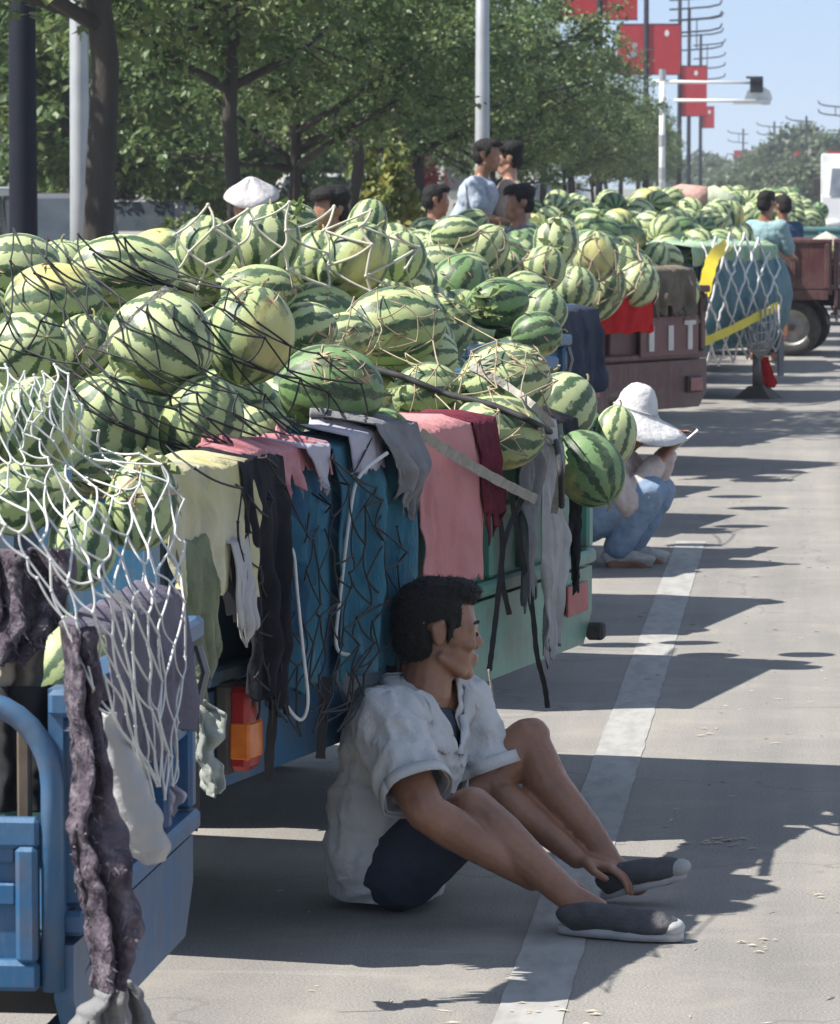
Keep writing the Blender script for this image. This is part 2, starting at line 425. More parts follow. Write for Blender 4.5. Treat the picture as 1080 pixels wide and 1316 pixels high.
def make_tree(seed, H=4.7, base=2.15, rx=1.75, n_cl=185, per=58, leaf=.088, tr=.072):
    rs = np.random.RandomState(seed); rr = random.Random(seed)
    tb = MB(); top = base + (H - base) * .45
    bend = [(rr.uniform(-.06, .06), rr.uniform(-.06, .06)) for _ in range(6)]
    tp = [Vector((bend[i][0] * (i > 0), bend[i][1] * (i > 0), top * i / 5)) for i in range(6)]
    tb.tube(tp, [tr * 1.15, tr, tr * .92, tr * .85, tr * .7, tr * .45], 10)
    tips = []
    for k in range(13):
        z0 = base * .9 + (top - base * .9) * rr.random(); a = k * 2.4 + rr.uniform(-.4, .4); ln = rx * rr.uniform(.55, .95)
        i = min(4, int(z0 / top * 5)); p0 = tp[i].lerp(tp[i + 1], z0 / top * 5 - i)
        up = rr.uniform(.1, .9)
        p1 = p0 + Vector((math.cos(a) * ln * .5, math.sin(a) * ln * .5, up * .45)); p2 = p0 + Vector((math.cos(a + .2) * ln, math.sin(a + .2) * ln, up))
        tb.tube([p0, p1, p2], [.045, .028, .012], 6); tips += [p1, p2]
        for q in range(3):
            a2 = a + rr.uniform(-1, 1); p3 = p1.lerp(p2, rr.random()) ; p4 = p3 + Vector((math.cos(a2) * .45, math.sin(a2) * .45, rr.uniform(-.25, .35)))
            tb.tube([p3, p4], [.014, .006], 5); tips.append(p4)
    cz = (H + base) / 2 + .15; rz = (H - base) / 2 + .1
    cs = [];
    while len(cs) < n_cl:
        p = rs.normal(size=3); p /= np.linalg.norm(p); q = p * (rs.rand() ** .38)
        if mnoise.noise(Vector(q * 2.3) + Vector((seed * 3.1, 0, 0))) < -.22: continue
        sc = 1 + .22 * mnoise.noise(Vector(p * 1.7) + Vector((0, seed * 2.7, 0)))
        cs.append((q[0] * rx * sc, q[1] * rx * sc, cz + q[2] * rz * sc))
    for t in tips: cs.append(tuple(t))
    rad = rs.uniform(.16, .36, len(cs))
    t = empty('street_tree'); obj('trunk', tb, BARK, t, True)
    cm = leaves(cs, rad, per, leaf, rs); cm.materials.append(LEAF); obj('crown', cm, None, t)
    return t
protos = [make_tree(s, tr=.095 if s == 1 else .072) for s in (1, 2, 3, 4, 5)]
tree_px = {}
tds = [(30.0, -5.0), (37.3, -5.05), (41.2, -5.0), (46.8, -5.0), (52.3, -5.1), (57.5, -5.0), (63, -5.0), (69, -5.05), (76, -5.15), (84, -5.25), (92, -5.4), (101, -5.55), (111, -5.7), (122, -5.95), (134, -6.2), (148, -6.5), (164, -6.8), (182, -7.2), (204, -7.8), (230, -8.5), (262, -9.6), (300, -11)]
where = ['with its thick trunk beside the pale lamp post', 'with a pale streak down its trunk', 'rising behind the person in the cone hat', 'behind the slumped dark-haired person', 'left of the yellowing sapling', 'behind the person in the white shirt', 'rising behind the man in the pale blue polo']
ORD = 'first second third fourth fifth sixth seventh eighth ninth tenth eleventh twelfth thirteenth fourteenth fifteenth sixteenth seventeenth eighteenth nineteenth twentieth twenty-first twenty-second twenty-third twenty-fourth twenty-fifth twenty-sixth'.split()
rr = random.Random(5)
used = set()
def place_tree(pr, x, y, rz, sc, label, group, name=None):
    if pr not in used: o = pr; used.add(pr)
    else: o = copy_tree(pr)
    if name: o.name = name
    o.location = (x, y, 0.0); o.rotation_euler = (0, 0, rz); o.scale = sc
    tag(o, label, 'tree', group); return o
for i, (d, x) in enumerate(tds):
    s = rr.uniform(.9, 1.1) if d < 60 else rr.uniform(.78, 1.08); s = 1.25 if i == 0 else s
    lab = ('leafy street tree ' + where[i]) if i < len(where) else 'leafy street tree, ' + ORD[i] + ' of the kerbside row counted from the thick left trunk'
    place_tree(protos[i % 5], x + (rr.uniform(-.25, .25) if i > 4 else 0), d + (rr.uniform(-1.5, 1.5) if i > 6 else 0), rr.uniform(0, 6.28), (s, s, s * rr.uniform(.95, 1.06)), lab, 'street trees in a row along the kerb')
# a second, darker belt of taller trees behind the pavement
big = [make_tree(s, 6.4, 1.5, 2.6, 300, 40, .15, .13) for s in (21, 22, 23)]
for k in range(26):
    d = 58 + k * 4.6 + rr.uniform(-2, 2); x = -9.6 - (d - 50) * rr.uniform(.03, .13)
    s = rr.uniform(.85, 1.15)
    place_tree(big[k % 3], x, d, rr.uniform(0, 6.28), (s, s, s), 'taller tree in the shaded belt behind the pavement trees, ' + ORD[k] + ' from the camera', 'trees in the belt behind the pavement', 'belt_tree')
# thin young shrubs standing in front of the pale wall
def make_shrub(seed, H, rx, n_cl, per, leaf, lm_, z0=.05, name='shrub'):
    rs = np.random.RandomState(seed); rr_ = random.Random(seed); st = MB(); cs = []
    for k in range(6):
        a = rr_.uniform(0, 6.28); r_ = rx * rr_.uniform(.2, .8); p2 = Vector((math.cos(a) * r_, math.sin(a) * r_, H * rr_.uniform(.7, 1)))
        st.tube([Vector((math.cos(a) * .05, math.sin(a) * .05, 0)), p2 * .5 + Vector((0, 0, .05)), p2], [.02, .014, .006], 6)
        cs += [tuple(p2 * t) for t in (.5, .75, 1)]
    while len(cs) < n_cl:
        p = rs.normal(size=3); p /= np.linalg.norm(p); q = p * rs.rand() ** .4
        cs.append((q[0] * rx, q[1] * rx, z0 + H * .5 + q[2] * H * .5))
    t = empty(name); obj('stem', st, BARK, t, True)
    cm = leaves(cs, rs.uniform(.1, .22, len(cs)), per, leaf, rs); cm.materials.append(lm_); obj('foliage', cm, None, t)
    return t
shp = [make_shrub(s, 1.9, .55, 60, 26, .09, LEAF2) for s in (31, 32, 33)]
su = set()
for k in range(26):
    d = 52 + k * 2.3; x = -7.4 - (d - 52) * .055 + rr.uniform(-.6, .6)
    pr = shp[k % 3]
    if pr not in su: o = pr; su.add(pr)
    else: o = copy_tree(pr)
    s = rr.uniform(.7, 1.15); o.location = (x, d, .1); o.rotation_euler = (0, 0, rr.uniform(0, 6)); o.scale = (s, s, s * rr.uniform(.8, 1.15))
    tag(o, 'low leafy shrub between the tree trunks, ' + ORD[k] + ' of its line from the camera', 'shrub', 'shrubs between the tree trunks')
ys = make_shrub(41, 1.5, .45, 60, 30, .10, leaf_mat('yellow_leaf', (.08, .12, .03), (.15, .18, .04), (.3, .28, .06)), name='sapling')
ys.location = P(492, 262, 50); ys.location.z = .9; ys.scale = (1, 1, 1)
ys.location.z = .12; ys.scale = (1.1, 1.1, 1.45); tag(ys, 'yellowing sapling in sunlight between two tree trunks', 'sapling')
# far hazy tree masses at the end of the road
def far_tree(px_, top, Y, rxm, seed, label):
    rs = np.random.RandomState(seed); base = P(px_, 240, Y); H = max(P(px_, top, Y).z, 2.0)
    cs = []
    for k in range(110):
        p = rs.normal(size=3); p /= np.linalg.norm(p); q = p * rs.rand() ** .35
        cs.append((q[0] * rxm * (1 - .25 * q[2]), q[1] * rxm, H * .52 + q[2] * H * .46))
    t = empty('distant_tree', (base.x, Y, 0)); obj('trunk', MB().tube([(0, 0, 0), (0, 0, H * .4)], [.3, .15], 7), BARK, t)
    cm = leaves(cs, np.full(len(cs), rxm * .34), 34, rxm * .16, rs); cm.materials.append(LEAF3); obj('crown', cm, None, t)
    tag(t, label, 'tree', 'hazy trees at the end of the road')
for i, (px_, top, Y, rxm) in enumerate([(945, 212, 420, 3.5), (962, 205, 400, 3.2), (985, 196, 380, 3.6), (1008, 182, 360, 3.6), (1030, 158, 340, 3.8), (1052, 168, 330, 3.6), (1075, 176, 320, 3.6), (1100, 170, 320, 3.8), (925, 205, 430, 3.6), (972, 214, 300, 2.6), (1000, 214, 290, 2.6), (1026, 212, 280, 2.6), (1050, 210, 270, 2.4), (905, 200, 440, 3.8)]):
    far_tree(px_, top, Y, rxm, 60 + i, 'pale hazy tree in the far clump at the road end, ' + ORD[sorted([945, 962, 985, 1008, 1030, 1052, 1075, 1100, 925, 972, 1000, 1026, 1050, 905]).index(px_)] + ' from the left')
# poplar-like spires
for i, (px_, top, Y) in enumerate([(1037, 145, 345), (1005, 172, 372)]):
    far_tree(px_, top, Y, 1.3, 90 + i, ('tall narrow tree topping the far clump', 'shorter narrow tree in the far clump')[i])
# pale low building seen through the trunks
bl = empty('roadside_building', (-34, 190, 0))
WALLM = mat('pale_render', (.62, .60, .56), (.52, .5, .47), 1.2, .9, .1, 20)
obj('wall', MB().box((0, 0, 2.0), (44, 8, 4.0)), WALLM, bl)
obj('roof', MB().box((0, 0, 4.12), (44.6, 8.6, .24)), mat('roof_slab', (.3, .3, .31), None, 2, .8), bl)
wn = MB().box((0, 0, 0), (1.6, .12, 1.3)).mesh('window'); wn.materials.append(mat('dark_pane', (.05, .06, .07), (.09, .1, .11), 2, .15))
for k in range(13):
    o_ = obj('window', wn, None, bl); o_.location = (-19.5 + k * 3.2, -4.03, 2.2)
tag(bl, 'long pale low building glimpsed between the tree trunks', 'building')

# ------------------------------------------------------------------ three-wheeled farm trucks, tails to the road
BLACKR = mat('tyre_rubber', (.022, .022, .024), (.035, .034, .033), 20, .85, .3, 60, dirt=(.16, .14, .11), damt=.5)
STEEL = mat('grey_steel', (.22, .22, .23), (.15, .15, .155), 6, .5, .1, 40, metal=.6, dirt=(.12, .08, .05))
DARKF = mat('chassis_black', (.03, .03, .032), (.05, .047, .045), 6, .7, .2, 30, dirt=(.14, .11, .08))
REDL = mat('red_lens', (.33, .02, .015), (.24, .012, .01), 20, .22)
ORGL = mat('amber_lens', (.62, .17, .02), (.5, .11, .015), 20, .22)
RIM = mat('rim_paint', (.35, .34, .32), (.22, .2, .18), 9, .5, metal=.3, dirt=(.12, .08, .05))
def lathe_y(mb, prof, n=22, c=(0, 0, 0)):
    """prof: (radius, y) -> surface of revolution about the y axis"""
    vs_ = []; m = len(prof)
    for (r, y) in prof:
        for k in range(n):
            a = 2 * math.pi * k / n; vs_.append((c[0] + r * math.cos(a), c[1] + y, c[2] + r * math.sin(a)))
    fs = [(i * n + k, i * n + (k + 1) % n, (i + 1) * n + (k + 1) % n, (i + 1) * n + k) for i in range(m - 1) for k in range(n)]
    return mb.raw(vs_, fs)
def wheel(parent, x, y, r, wd=.16):
    t = MB(); h = wd / 2
    lathe_y(t, [(r * .62, -h * .8), (r * .7, -h), (r * .9, -h * 1.02), (r * .985, -h * .8), (r, -h * .3), (r, h * .3), (r * .985, h * .8), (r * .9, h * 1.02), (r * .7, h), (r * .62, h * .8), (r * .62, -h * .8)])
    wobj = empty('wheel', (x, y, r)); wobj.parent = parent
    obj('tyre', t, BLACKR, wobj, True)
    q = MB(); lathe_y(q, [(.001, -h * .35), (r * .18, -h * .55), (r * .22, -h * .3), (r * .5, -h * .2), (r * .6, -h * .72), (r * .635, -h * .8), (r * .635, h * .8), (r * .6, h * .72), (r * .5, h * .2), (.001, h * .3)])
    obj('rim', q, RIM, wobj, True)
def rounded(w_, z0, z1, ch):
    return [(-w_, z1), (-w_, z0 + ch), (-w_ + ch, z0), (w_ - ch, z0), (w_, z0 + ch), (w_, z1)]
TR = {}
def truck(key, far, theta, W, color, label, zb=.40, zf=.66, zt=1.10, L=1.85, lights=True, ribs=5, plate=None, arch=False, group=None, ax=-.98):
    th = R(theta); yx = Vector((math.sin(th), math.cos(th)))
    c = Vector((far[1], far[0])) - yx * W / 2
    t = empty('farm_tricycle', (c.x, c.y, 0), -th); tag(t, label, 'cargo tricycle', group or 'farm tricycles parked tail to the road')
    pm = paint('paint_' + key, color); w_ = W / 2
    # tailgate with pressed frame and uprights
    tg = MB().box((-.016, 0, (zf + zt) / 2), (.024, W - .02, zt - zf)).build('tailgate', pm, t)
    obj('top_rail', MB().box((.004, 0, zt - .022), (.06, W + .01, .044), bev=.008), pm, tg)
    obj('bottom_rail', MB().box((.004, 0, zf + .02), (.05, W - .03, .04), bev=.008), pm, tg)
    for k in range(ribs):
        y = -w_ + .06 + (W - .12) * k / (ribs - 1)
        obj('upright', MB().box((.006, y, (zf + zt) / 2), (.036, .05, zt - zf - .09), bev=.008), pm, tg)
    obj('middle_rail', MB().box((.003, 0, (zf + zt) / 2), (.024, W - .12, .035), bev=.006), pm, tg)
    for s in (-1, 1):
        obj('latch', MB().tube([(.03, s * (w_ - .05), zt - .16), (.045, s * (w_ - .05), zt - .10), (.03, s * (w_ - .05), zt - .05)], .009, 6), STEEL, tg)
    # lower rear skirt with clipped corners
    sk = MB().prism(rounded(w_ - .005, zb, zf - .012, .09), -.02, .012).build('rear_skirt', pm, t)
    obj('folded_lip', MB().box((-.03, 0, zb + .012), (.07, W - .22, .02), bev=.005), pm, sk)
    if lights:
        for s in (-1, 1):
            lo = MB().box((.030, s * (w_ - .125), (zb + zf) / 2 + .02), (.04, .095, .20), bev=.01).build('tail_light', DARKF, t)
            obj('red_lens', MB().box((.066, s * (w_ - .125), (zb + zf) / 2 + .02), (.05, .085, .185), bev=.012), REDL, lo)
            obj('amber_lens', MB().box((.070, s * (w_ - .125), (zb + zf) / 2 - .006), (.048, .091, .085), bev=.006), ORGL, lo)
    # floor, sides, headboard
    obj('bed_floor', MB().box((-L / 2 - .03, 0, zf - .03), (L - .02, W - .03, .05)), pm, t)
    for s in (-1, 1):
        if arch and s == -1: continue
        sb = MB().box((-L / 2 - .03, s * (w_ - .014), (zf + zt) / 2), (L - .03, .022, zt - zf - .004)).build('side_board', pm, t)
        obj('top_rail', MB().box((-L / 2 - .03, s * (w_ - .012), zt - .024), (L - .034, .05, .044), bev=.008), pm, sb)
        for k in range(6):
            obj('upright', MB().box((-.09 - (L - .15) * k / 5, s * (w_ + .008), (zf + zt) / 2 - .02), (.05, .03, zt - zf - .06), bev=.007), pm, sb)
        obj('side_skirt', MB().box((-L / 2 - .03, s * (w_ - .02), zf - .06), (L - .1, .03, .10), bev=.006), pm, t)
    obj('headboard', MB().box((-L - .03, 0, (zf + zt) / 2 + .05), (.03, W - .02, zt - zf + .1)), pm, t)
    ch = MB()
    for s in (-1, 1): ch.box((-L / 2 - .35, s * .28, zf - .12), (L + .7, .06, .12))
    for k in range(4): ch.box((-.15 - k * .55, 0, zf - .11), (.05, .6, .07))
    ch.tube([(ax, -w_ + .1, .29), (ax, w_ - .1, .29)], .035, 8); ch.ell((ax, 0, .29), (.13, .12, .12))
    ch.build('chassis', DARKF, t)
    for s in (-1, 1):
        wheel(t, ax, s * (w_ - .16), .29)
        mg = MB(); pr = [(ax + .36 * math.cos(a), .29 + .36 * math.sin(a)) for a in [R(x) for x in range(5, 176, 17)]]
        for (a, b) in zip(pr[:-1], pr[1:]):
            mg.raw([(a[0], s * (w_ - .05), a[1]), (b[0], s * (w_ - .05), b[1]), (b[0], s * (w_ - .28), b[1]), (a[0], s * (w_ - .28), a[1])], [(0, 1, 2, 3)])
        mo = obj('mudguard', mg, DARKF, t); so_ = mo.modifiers.new('s', 'SOLIDIFY'); so_.thickness = .006
    # driver's end
    wheel(t, -L - 1.15, 0, .28, .12)
    fr = MB(); X = -L - 1.15
    for s in (-1, 1): fr.tube([(X, s * .1, .28), (X + .12, s * .1, .7), (X + .2, s * .07, .98)], .02, 7)
    fr.tube([(X + .2, -.1, .95), (X + .2, .1, .95)], .02, 7)
    fr.tube([(X + .38, -.38, 1.08), (X + .22, -.2, 1.1), (X + .2, 0, 1.02), (X + .22, .2, 1.1), (X + .38, .38, 1.08)], .014, 7)
    fr.tube([(X + .2, 0, .9), (X + .5, 0, .55), (-L, 0, .52)], .035, 8)
    fr.build('front_fork', DARKF, t, True)
    obj('seat', MB().box((-L - .3, 0, .80), (.34, .62, .12), bev=.04), mat('seat_vinyl', (.03, .03, .035), None, 10, .5), t)
    obj('seat_box', MB().box((-L - .3, 0, .6), (.32, .56, .28), bev=.01), pm, t)
    TR[key] = dict(o=t, W=W, L=L, zt=zt, zf=zf, zb=zb, c=c, th=th, pm=pm)
    return t
def T2W(key, x, y, z):
    k = TR[key]; th = k['th']
    return Vector((k['c'].x + x * math.cos(th) + y * math.sin(th), k['c'].y - x * math.sin(th) + y * math.cos(th), z))
def W2T(key, p):
    k = TR[key]; th = k['th']; dx, dy = p[0] - k['c'].x, p[1] - k['c'].y
    return Vector((dx * math.cos(th) - dy * math.sin(th), dx * math.sin(th) + dy * math.cos(th), p[2]))
BLUE = (.012, .10, .23); BLUE2 = (.014, .105, .205); GREEN = (.07, .26, .20); MAROON = (.085, .020, .024); TEAL = (.04, .20, .22)
truck('A', (7.9, -1.16), 1, 1.2, BLUE, 'blue tricycle with an arched side frame at the near left edge', zb=.31, zf=.50, zt=.90, arch=True, lights=False)
truck('B', (10.5, -1.0), 12.5, 1.45, BLUE2, 'blue tricycle the seated man leans on, its amber tail light showing', zb=.39, zf=.62, zt=1.10)
truck('C', (12.33, -.635), 12, 1.45, GREEN, 'green tricycle behind the seated man, a small red plate on its tail', zb=.39, zf=.62, zt=1.05, lights=False)
HID = 'tricycle wedged in the row under melons between the green and the maroon ones'
truck('T3', (15.15, -.92), 12, 1.5, BLUE, 'melon-heaped tricycle right behind the green one, mostly hidden'); truck('T4', (17.45, -1.0), 12, 1.5, BLUE2, 'second melon-heaped tricycle beyond the green one, mostly hidden')
truck('T5', (19.85, -1.10), 13, 1.5, TEAL, 'tricycle right behind the squatting person in the white sun hat')
truck('T6', (22.0, -1.22), 12, 1.5, BLUE, 'melon-heaped tricycle next beyond the one behind the squatting person'); truck('T7', (24.1, -1.35), 14, 1.45, BLUE2, 'melon-heaped tricycle just before the maroon lettered one')
truck('D', (26.3, -.64), 30, 1.5, MAROON, 'maroon tricycle with white letters on its tail and a red cloth above', zb=.36, lights=False)
FARL = 'tricycle heaped with melons in the row beyond the maroon lettered one'
truck('T8', (29.3, -.95), 14, 1.5, BLUE, 'melon-heaped tricycle next beyond the maroon lettered one'); truck('T9', (32.0, -.9), 14, 1.5, MAROON, 'melon-heaped tricycle just before the netted teal one')
truck('E', (35.4, -.24), 24, 1.5, TEAL, 'teal tricycle under a white net with broad yellow straps', zb=.40)
truck('T10', (38.3, -.62), 12, 1.5, BLUE, 'melon-heaped tricycle next beyond the netted teal one'); truck('T11', (40.6, -.45), 12, 1.5, GREEN, 'melon-heaped tricycle under the salmon tarpaulin')
truck('F', (44.45, .38), 5, 1.45, MAROON, 'maroon tricycle whose wheel and side show behind the netted teal one', zb=.42, zf=.68, zt=1.18, ax=-.45)
truck('T12', (47.5, .0), 10, 1.5, BLUE, 'melon-heaped tricycle just behind the side-on maroon one'); truck('T13', (50.0, .05), 10, 1.5, BLUE2, 'second melon-heaped tricycle behind the side-on maroon one')
truck('G', (54.0, .75), 8, 1.5, TEAL, 'teal tricycle at the right edge beyond the maroon one', zt=1.2)
truck('T14', (57, .2), 8, 1.5, GREEN, 'melon-heaped tricycle next beyond the teal one at the right edge'); truck('T15', (60.5, .25), 8, 1.5, BLUE, 'farthest melon-heaped tricycle of the whole row')
# A: arched pipe frame and pressed panels on the side that faces the camera
ko = TR['A']['o']; pm = TR['A']['pm']; W = 1.2; yN = -W / 2
ar = MB(); r_ = .10; x1 = -.02; zt = .985; zlo = .52
path = [(x1, yN, zlo), (x1, yN, zt - r_ * 1.35)]
for k in range(1, 9):
    a = R(90 * k / 8); path.append((x1 - r_ * 1.25 * (1 - math.cos(a)), yN, zt - r_ * 1.35 + r_ * 1.35 * math.sin(a)))
path += [(-.5, yN, zt + .004), (-1.72, yN, zt + .004), (-1.83, yN, zt - .12), (-1.83, yN, zlo)]
af = MB().tube(path, .0185, 10).build('arched_side_frame', pm, ko, True)
obj('lower_bar', MB().box((-.93, yN, .775), (1.78, .03, .05), bev=.008), pm, af)
obj('bottom_bar', MB().box((-.93, yN, .545), (1.78, .036, .05), bev=.008), pm, af)
for k in range(8):
    xc = -.06 - k * .235
    obj('upright', MB().box((xc, yN - .004, .66), (.036, .034, .19), bev=.008), pm, af)
    obj('panel', MB().box((xc - .118, yN + .012, .66), (.20, .012, .182)), pm, af)
    obj('pressed_rib', MB().box((xc - .118, yN + .002, .675), (.196, .014, .036), bev=.006), pm, af)
    obj('pressed_rib', MB().box((xc - .118, yN + .002, .74), (.196, .014, .03), bev=.006), pm, af)
obj('inner_post', MB().box((-.085, yN + .10, .80), (.022, .022, .30), bev=.004), mat('rusty_post', (.16, .12, .09), (.09, .07, .05), 12, .8), af)
af.location.z = -.105
# C: pressed red plate and small bracket
dC = TR['C']['o']
obj('red_plate', MB().box((.022, .52, .53), (.008, .22, .085), bev=.003), mat('red_plate_paint', (.38, .06, .06), (.3, .1, .09), 25, .6, dirt=(.4, .33, .3)), dC)
obj('rubber_stop', MB().box((.03, .70, .42), (.05, .045, .05), bev=.008), BLACKR, dC)
# D: licence plate, letter panel
dD = TR['D']['o']; WHT = mat('white_lettering', (.62, .60, .57), (.5, .48, .46), 12, .7)
lp = MB().box((.03, -.52, .90), (.006, .24, .085), bev=.002).build('number_plate', mat('pale_plate', (.42, .42, .44), (.36, .36, .38), 20, .6), dD)
for (dy, w_) in ((-.06, .018), (0, .035), (.06, .018)):
    obj('plate_mark', MB().box((.036, -.52 + dy, .90), (.004, w_, .05)), DARKF, lp)
pn = MB().box((.03, .28, .80), (.014, .66, .24), bev=.004).build('letter_panel', paint('paint_panel', (.13, .04, .043)), dD)
def stroke(y, z, dy, dz): obj('letter_stroke', MB().box((.042, y, z), (.008, dy, dz)), WHT, pn)
for (y, sh) in ((.06, 'I'), (.28, 'I'), (.50, 'T')):
    stroke(y, .79, .055 if sh == 'I' else .05, .15)
    if sh == 'T': stroke(y, .878, .13, .026)
for s in (-1, 1):
    lo = MB().box((.02, s * .58, .50), (.03, .16, .10), bev=.01).build('tail_light', DARKF, dD)
    obj('red_lens', MB().box((.04, s * .58, .50), (.012, .14, .08), bev=.004), mat('dusty_red_lens', (.30, .10, .10), (.2, .06, .06), 15, .4), lo)
# E: prop leg with shoe and mud flap
dE = TR['E']['o']
pl = P(975, 460, 34.6); lt = W2T('E', (pl.x, pl.y, 0))
lg = MB().tube([(lt.x, lt.y, .04), (lt.x, lt.y, .42)], .048, 10).build('prop_leg', STEEL, dE, True)
obj('foot_plate', MB().raw(*[[(lt.x + a * .16, lt.y + b * .12, .0) for a, b in ((-1, -1), (1, -1), (1, 1), (-1, 1))] + [(lt.x + a * .06, lt.y + b * .06, .1) for a, b in ((-1, -1), (1, -1), (1, 1), (-1, 1))], [(3, 2, 1, 0), (4, 5, 6, 7)] + [(i, (i + 1) % 4, 4 + (i + 1) % 4, 4 + i) for i in range(4)]]), DARKF, lg)
obj('mud_flap', MB().box((.03, .68, .36), (.012, .10, .42)), mat('grey_flap', (.16, .16, .17), None, 9, .8), dE)

# ------------------------------------------------------------------ watermelons
def melon_material():
    m, n, b = _m('watermelon_rind'); L = n.links
    def N(t, **k):
        x = n.nodes.new(t)
        for a, v in k.items(): setattr(x, a, v)
        return x
    def math_(op, a, c=None, d=None):
        x = N('ShaderNodeMath', operation=op)
        for i, v in enumerate((a, c, d)):
            if v is None: continue
            if isinstance(v, (int, float)): x.inputs[i].default_value = v
            else: L.new(v, x.inputs[i])
        return x.outputs[0]
    at = N('ShaderNodeAttribute', attribute_name='rest'); rn = N('ShaderNodeAttribute', attribute_name='rnd'); oi = N('ShaderNodeAttribute', attribute_name='rind', attribute_type='OBJECT')
    rv = math_('FRACT', math_('ADD', rn.outputs['Fac'], oi.outputs['Fac']))
    rv2 = math_('FRACT', math_('MULTIPLY', rv, 7.31)); rv3 = math_('FRACT', math_('MULTIPLY', rv, 17.77))
    sep = N('ShaderNodeSeparateXYZ'); L.new(at.outputs['Vector'], sep.inputs[0])
    off = N('ShaderNodeCombineXYZ'); L.new(math_('MULTIPLY', rv, 50), off.inputs[0]); L.new(math_('MULTIPLY', rv2, 40), off.inputs[1])
    va = N('ShaderNodeVectorMath', operation='ADD'); L.new(at.outputs['Vector'], va.inputs[0]); L.new(off.outputs[0], va.inputs[1])
    def noise_(sc, det, ro=.6, v=None, dist=0):
        t = N('ShaderNodeTexNoise'); t.inputs['Scale'].default_value = sc; t.inputs['Detail'].default_value = det; t.inputs['Roughness'].default_value = ro
        t.inputs['Distortion'].default_value = dist
        L.new(v or va.outputs[0], t.inputs['Vector']); return t.outputs[0]
    ang = math_('ARCTAN2', sep.outputs[1], sep.outputs[0])
    jag = math_('SUBTRACT', noise_(5.5, 4, .75), .5)
    jag2 = math_('SUBTRACT', noise_(1.8, 2), .5)
    ph = math_('ADD', math_('ADD', math_('MULTIPLY', ang, 9.0), math_('MULTIPLY', jag, 4.6)), math_('MULTIPLY', jag2, 2.6))
    s1 = math_('SINE', ph)
    wd = math_('ADD', math_('MULTIPLY', rv3, .6), -.5)           # how wide the dark bands are
    band = N('ShaderNodeMapRange'); band.inputs['From Min'].default_value = -.16; band.inputs['From Max'].default_value = .16
    L.new(math_('ADD', s1, wd), band.inputs[0])
    vein = N('ShaderNodeMapRange'); vein.inputs['From Min'].default_value = .52; vein.inputs['From Max'].default_value = .68
    L.new(noise_(9, 5, .8, None, 1.4), vein.inputs[0])
    light = N('ShaderNodeMixRGB'); light.inputs[1].default_value = (.345, .41, .175, 1); light.inputs[2].default_value = (.46, .515, .27, 1)
    L.new(rv2, light.inputs[0])
    l2 = N('ShaderNodeMixRGB'); l2.inputs[2].default_value = (.17, .26, .11, 1); L.new(math_('MULTIPLY', vein.outputs[0], .55), l2.inputs[0]); L.new(light.outputs[0], l2.inputs[1])
    dark = N('ShaderNodeMixRGB'); dark.inputs[1].default_value = (.03, .068, .032, 1); dark.inputs[2].default_value = (.06, .115, .055, 1)
    L.new(noise_(6, 4), dark.inputs[0])
    cmix = N('ShaderNodeMixRGB'); L.new(band.outputs[0], cmix.inputs[0]); L.new(l2.outputs[0], cmix.inputs[1]); L.new(dark.outputs[0], cmix.inputs[2])
    # some melons are of a darker green sort
    dk = N('ShaderNodeMixRGB', blend_type='MULTIPLY'); dk.inputs[2].default_value = (.34, .52, .42, 1)
    dsel = N('ShaderNodeMapRange'); dsel.inputs['From Min'].default_value = .80; dsel.inputs['From Max'].default_value = .84
    L.new(rv, dsel.inputs[0]); L.new(dsel.outputs[0], dk.inputs[0]); L.new(cmix.outputs[0], dk.inputs[1])
    # creamy yellow patch where the melon lay on the soil
    gs = N('ShaderNodeMapRange'); gs.inputs['From Min'].default_value = .62; gs.inputs['From Max'].default_value = .9; gs.inputs['To Max'].default_value = .85
    L.new(math_('ADD', sep.outputs[0], math_('MULTIPLY', math_('SUBTRACT', noise_(3, 3), .5), .5)), gs.inputs[0])
    ym = N('ShaderNodeMixRGB'); ym.inputs[2].default_value = (.55, .50, .18, 1); ysel = math_('GREATER_THAN', rv3, .62); L.new(math_('MULTIPLY', gs.outputs[0], ysel), ym.inputs[0]); L.new(dk.outputs[0], ym.inputs[1])
    # field dust
    du = N('ShaderNodeMapRange'); du.inputs['From Min'].default_value = .42; du.inputs['From Max'].default_value = .75; du.inputs['To Max'].default_value = .30
    L.new(noise_(2.6, 8, .75), du.inputs[0])
    dm = N('ShaderNodeMixRGB'); dm.inputs[2].default_value = (.44, .42, .29, 1); L.new(du.outputs[0], dm.inputs[0]); L.new(ym.outputs[0], dm.inputs[1])
    L.new(dm.outputs[0], b.inputs['Base Color'])
    ro = N('ShaderNodeMapRange'); ro.inputs['To Min'].default_value = .36; ro.inputs['To Max'].default_value = .62; L.new(noise_(4, 5), ro.inputs[0]); L.new(ro.outputs[0], b.inputs['Roughness'])
    b.inputs['Specular IOR Level'].default_value = .4
    bp = N('ShaderNodeBump'); bp.inputs['Strength'].default_value = .12; bp.inputs['Distance'].default_value = .01
    L.new(noise_(3.2, 4), bp.inputs['Height']); L.new(bp.outputs[0], b.inputs['Normal'])
    return m
MELON = melon_material()
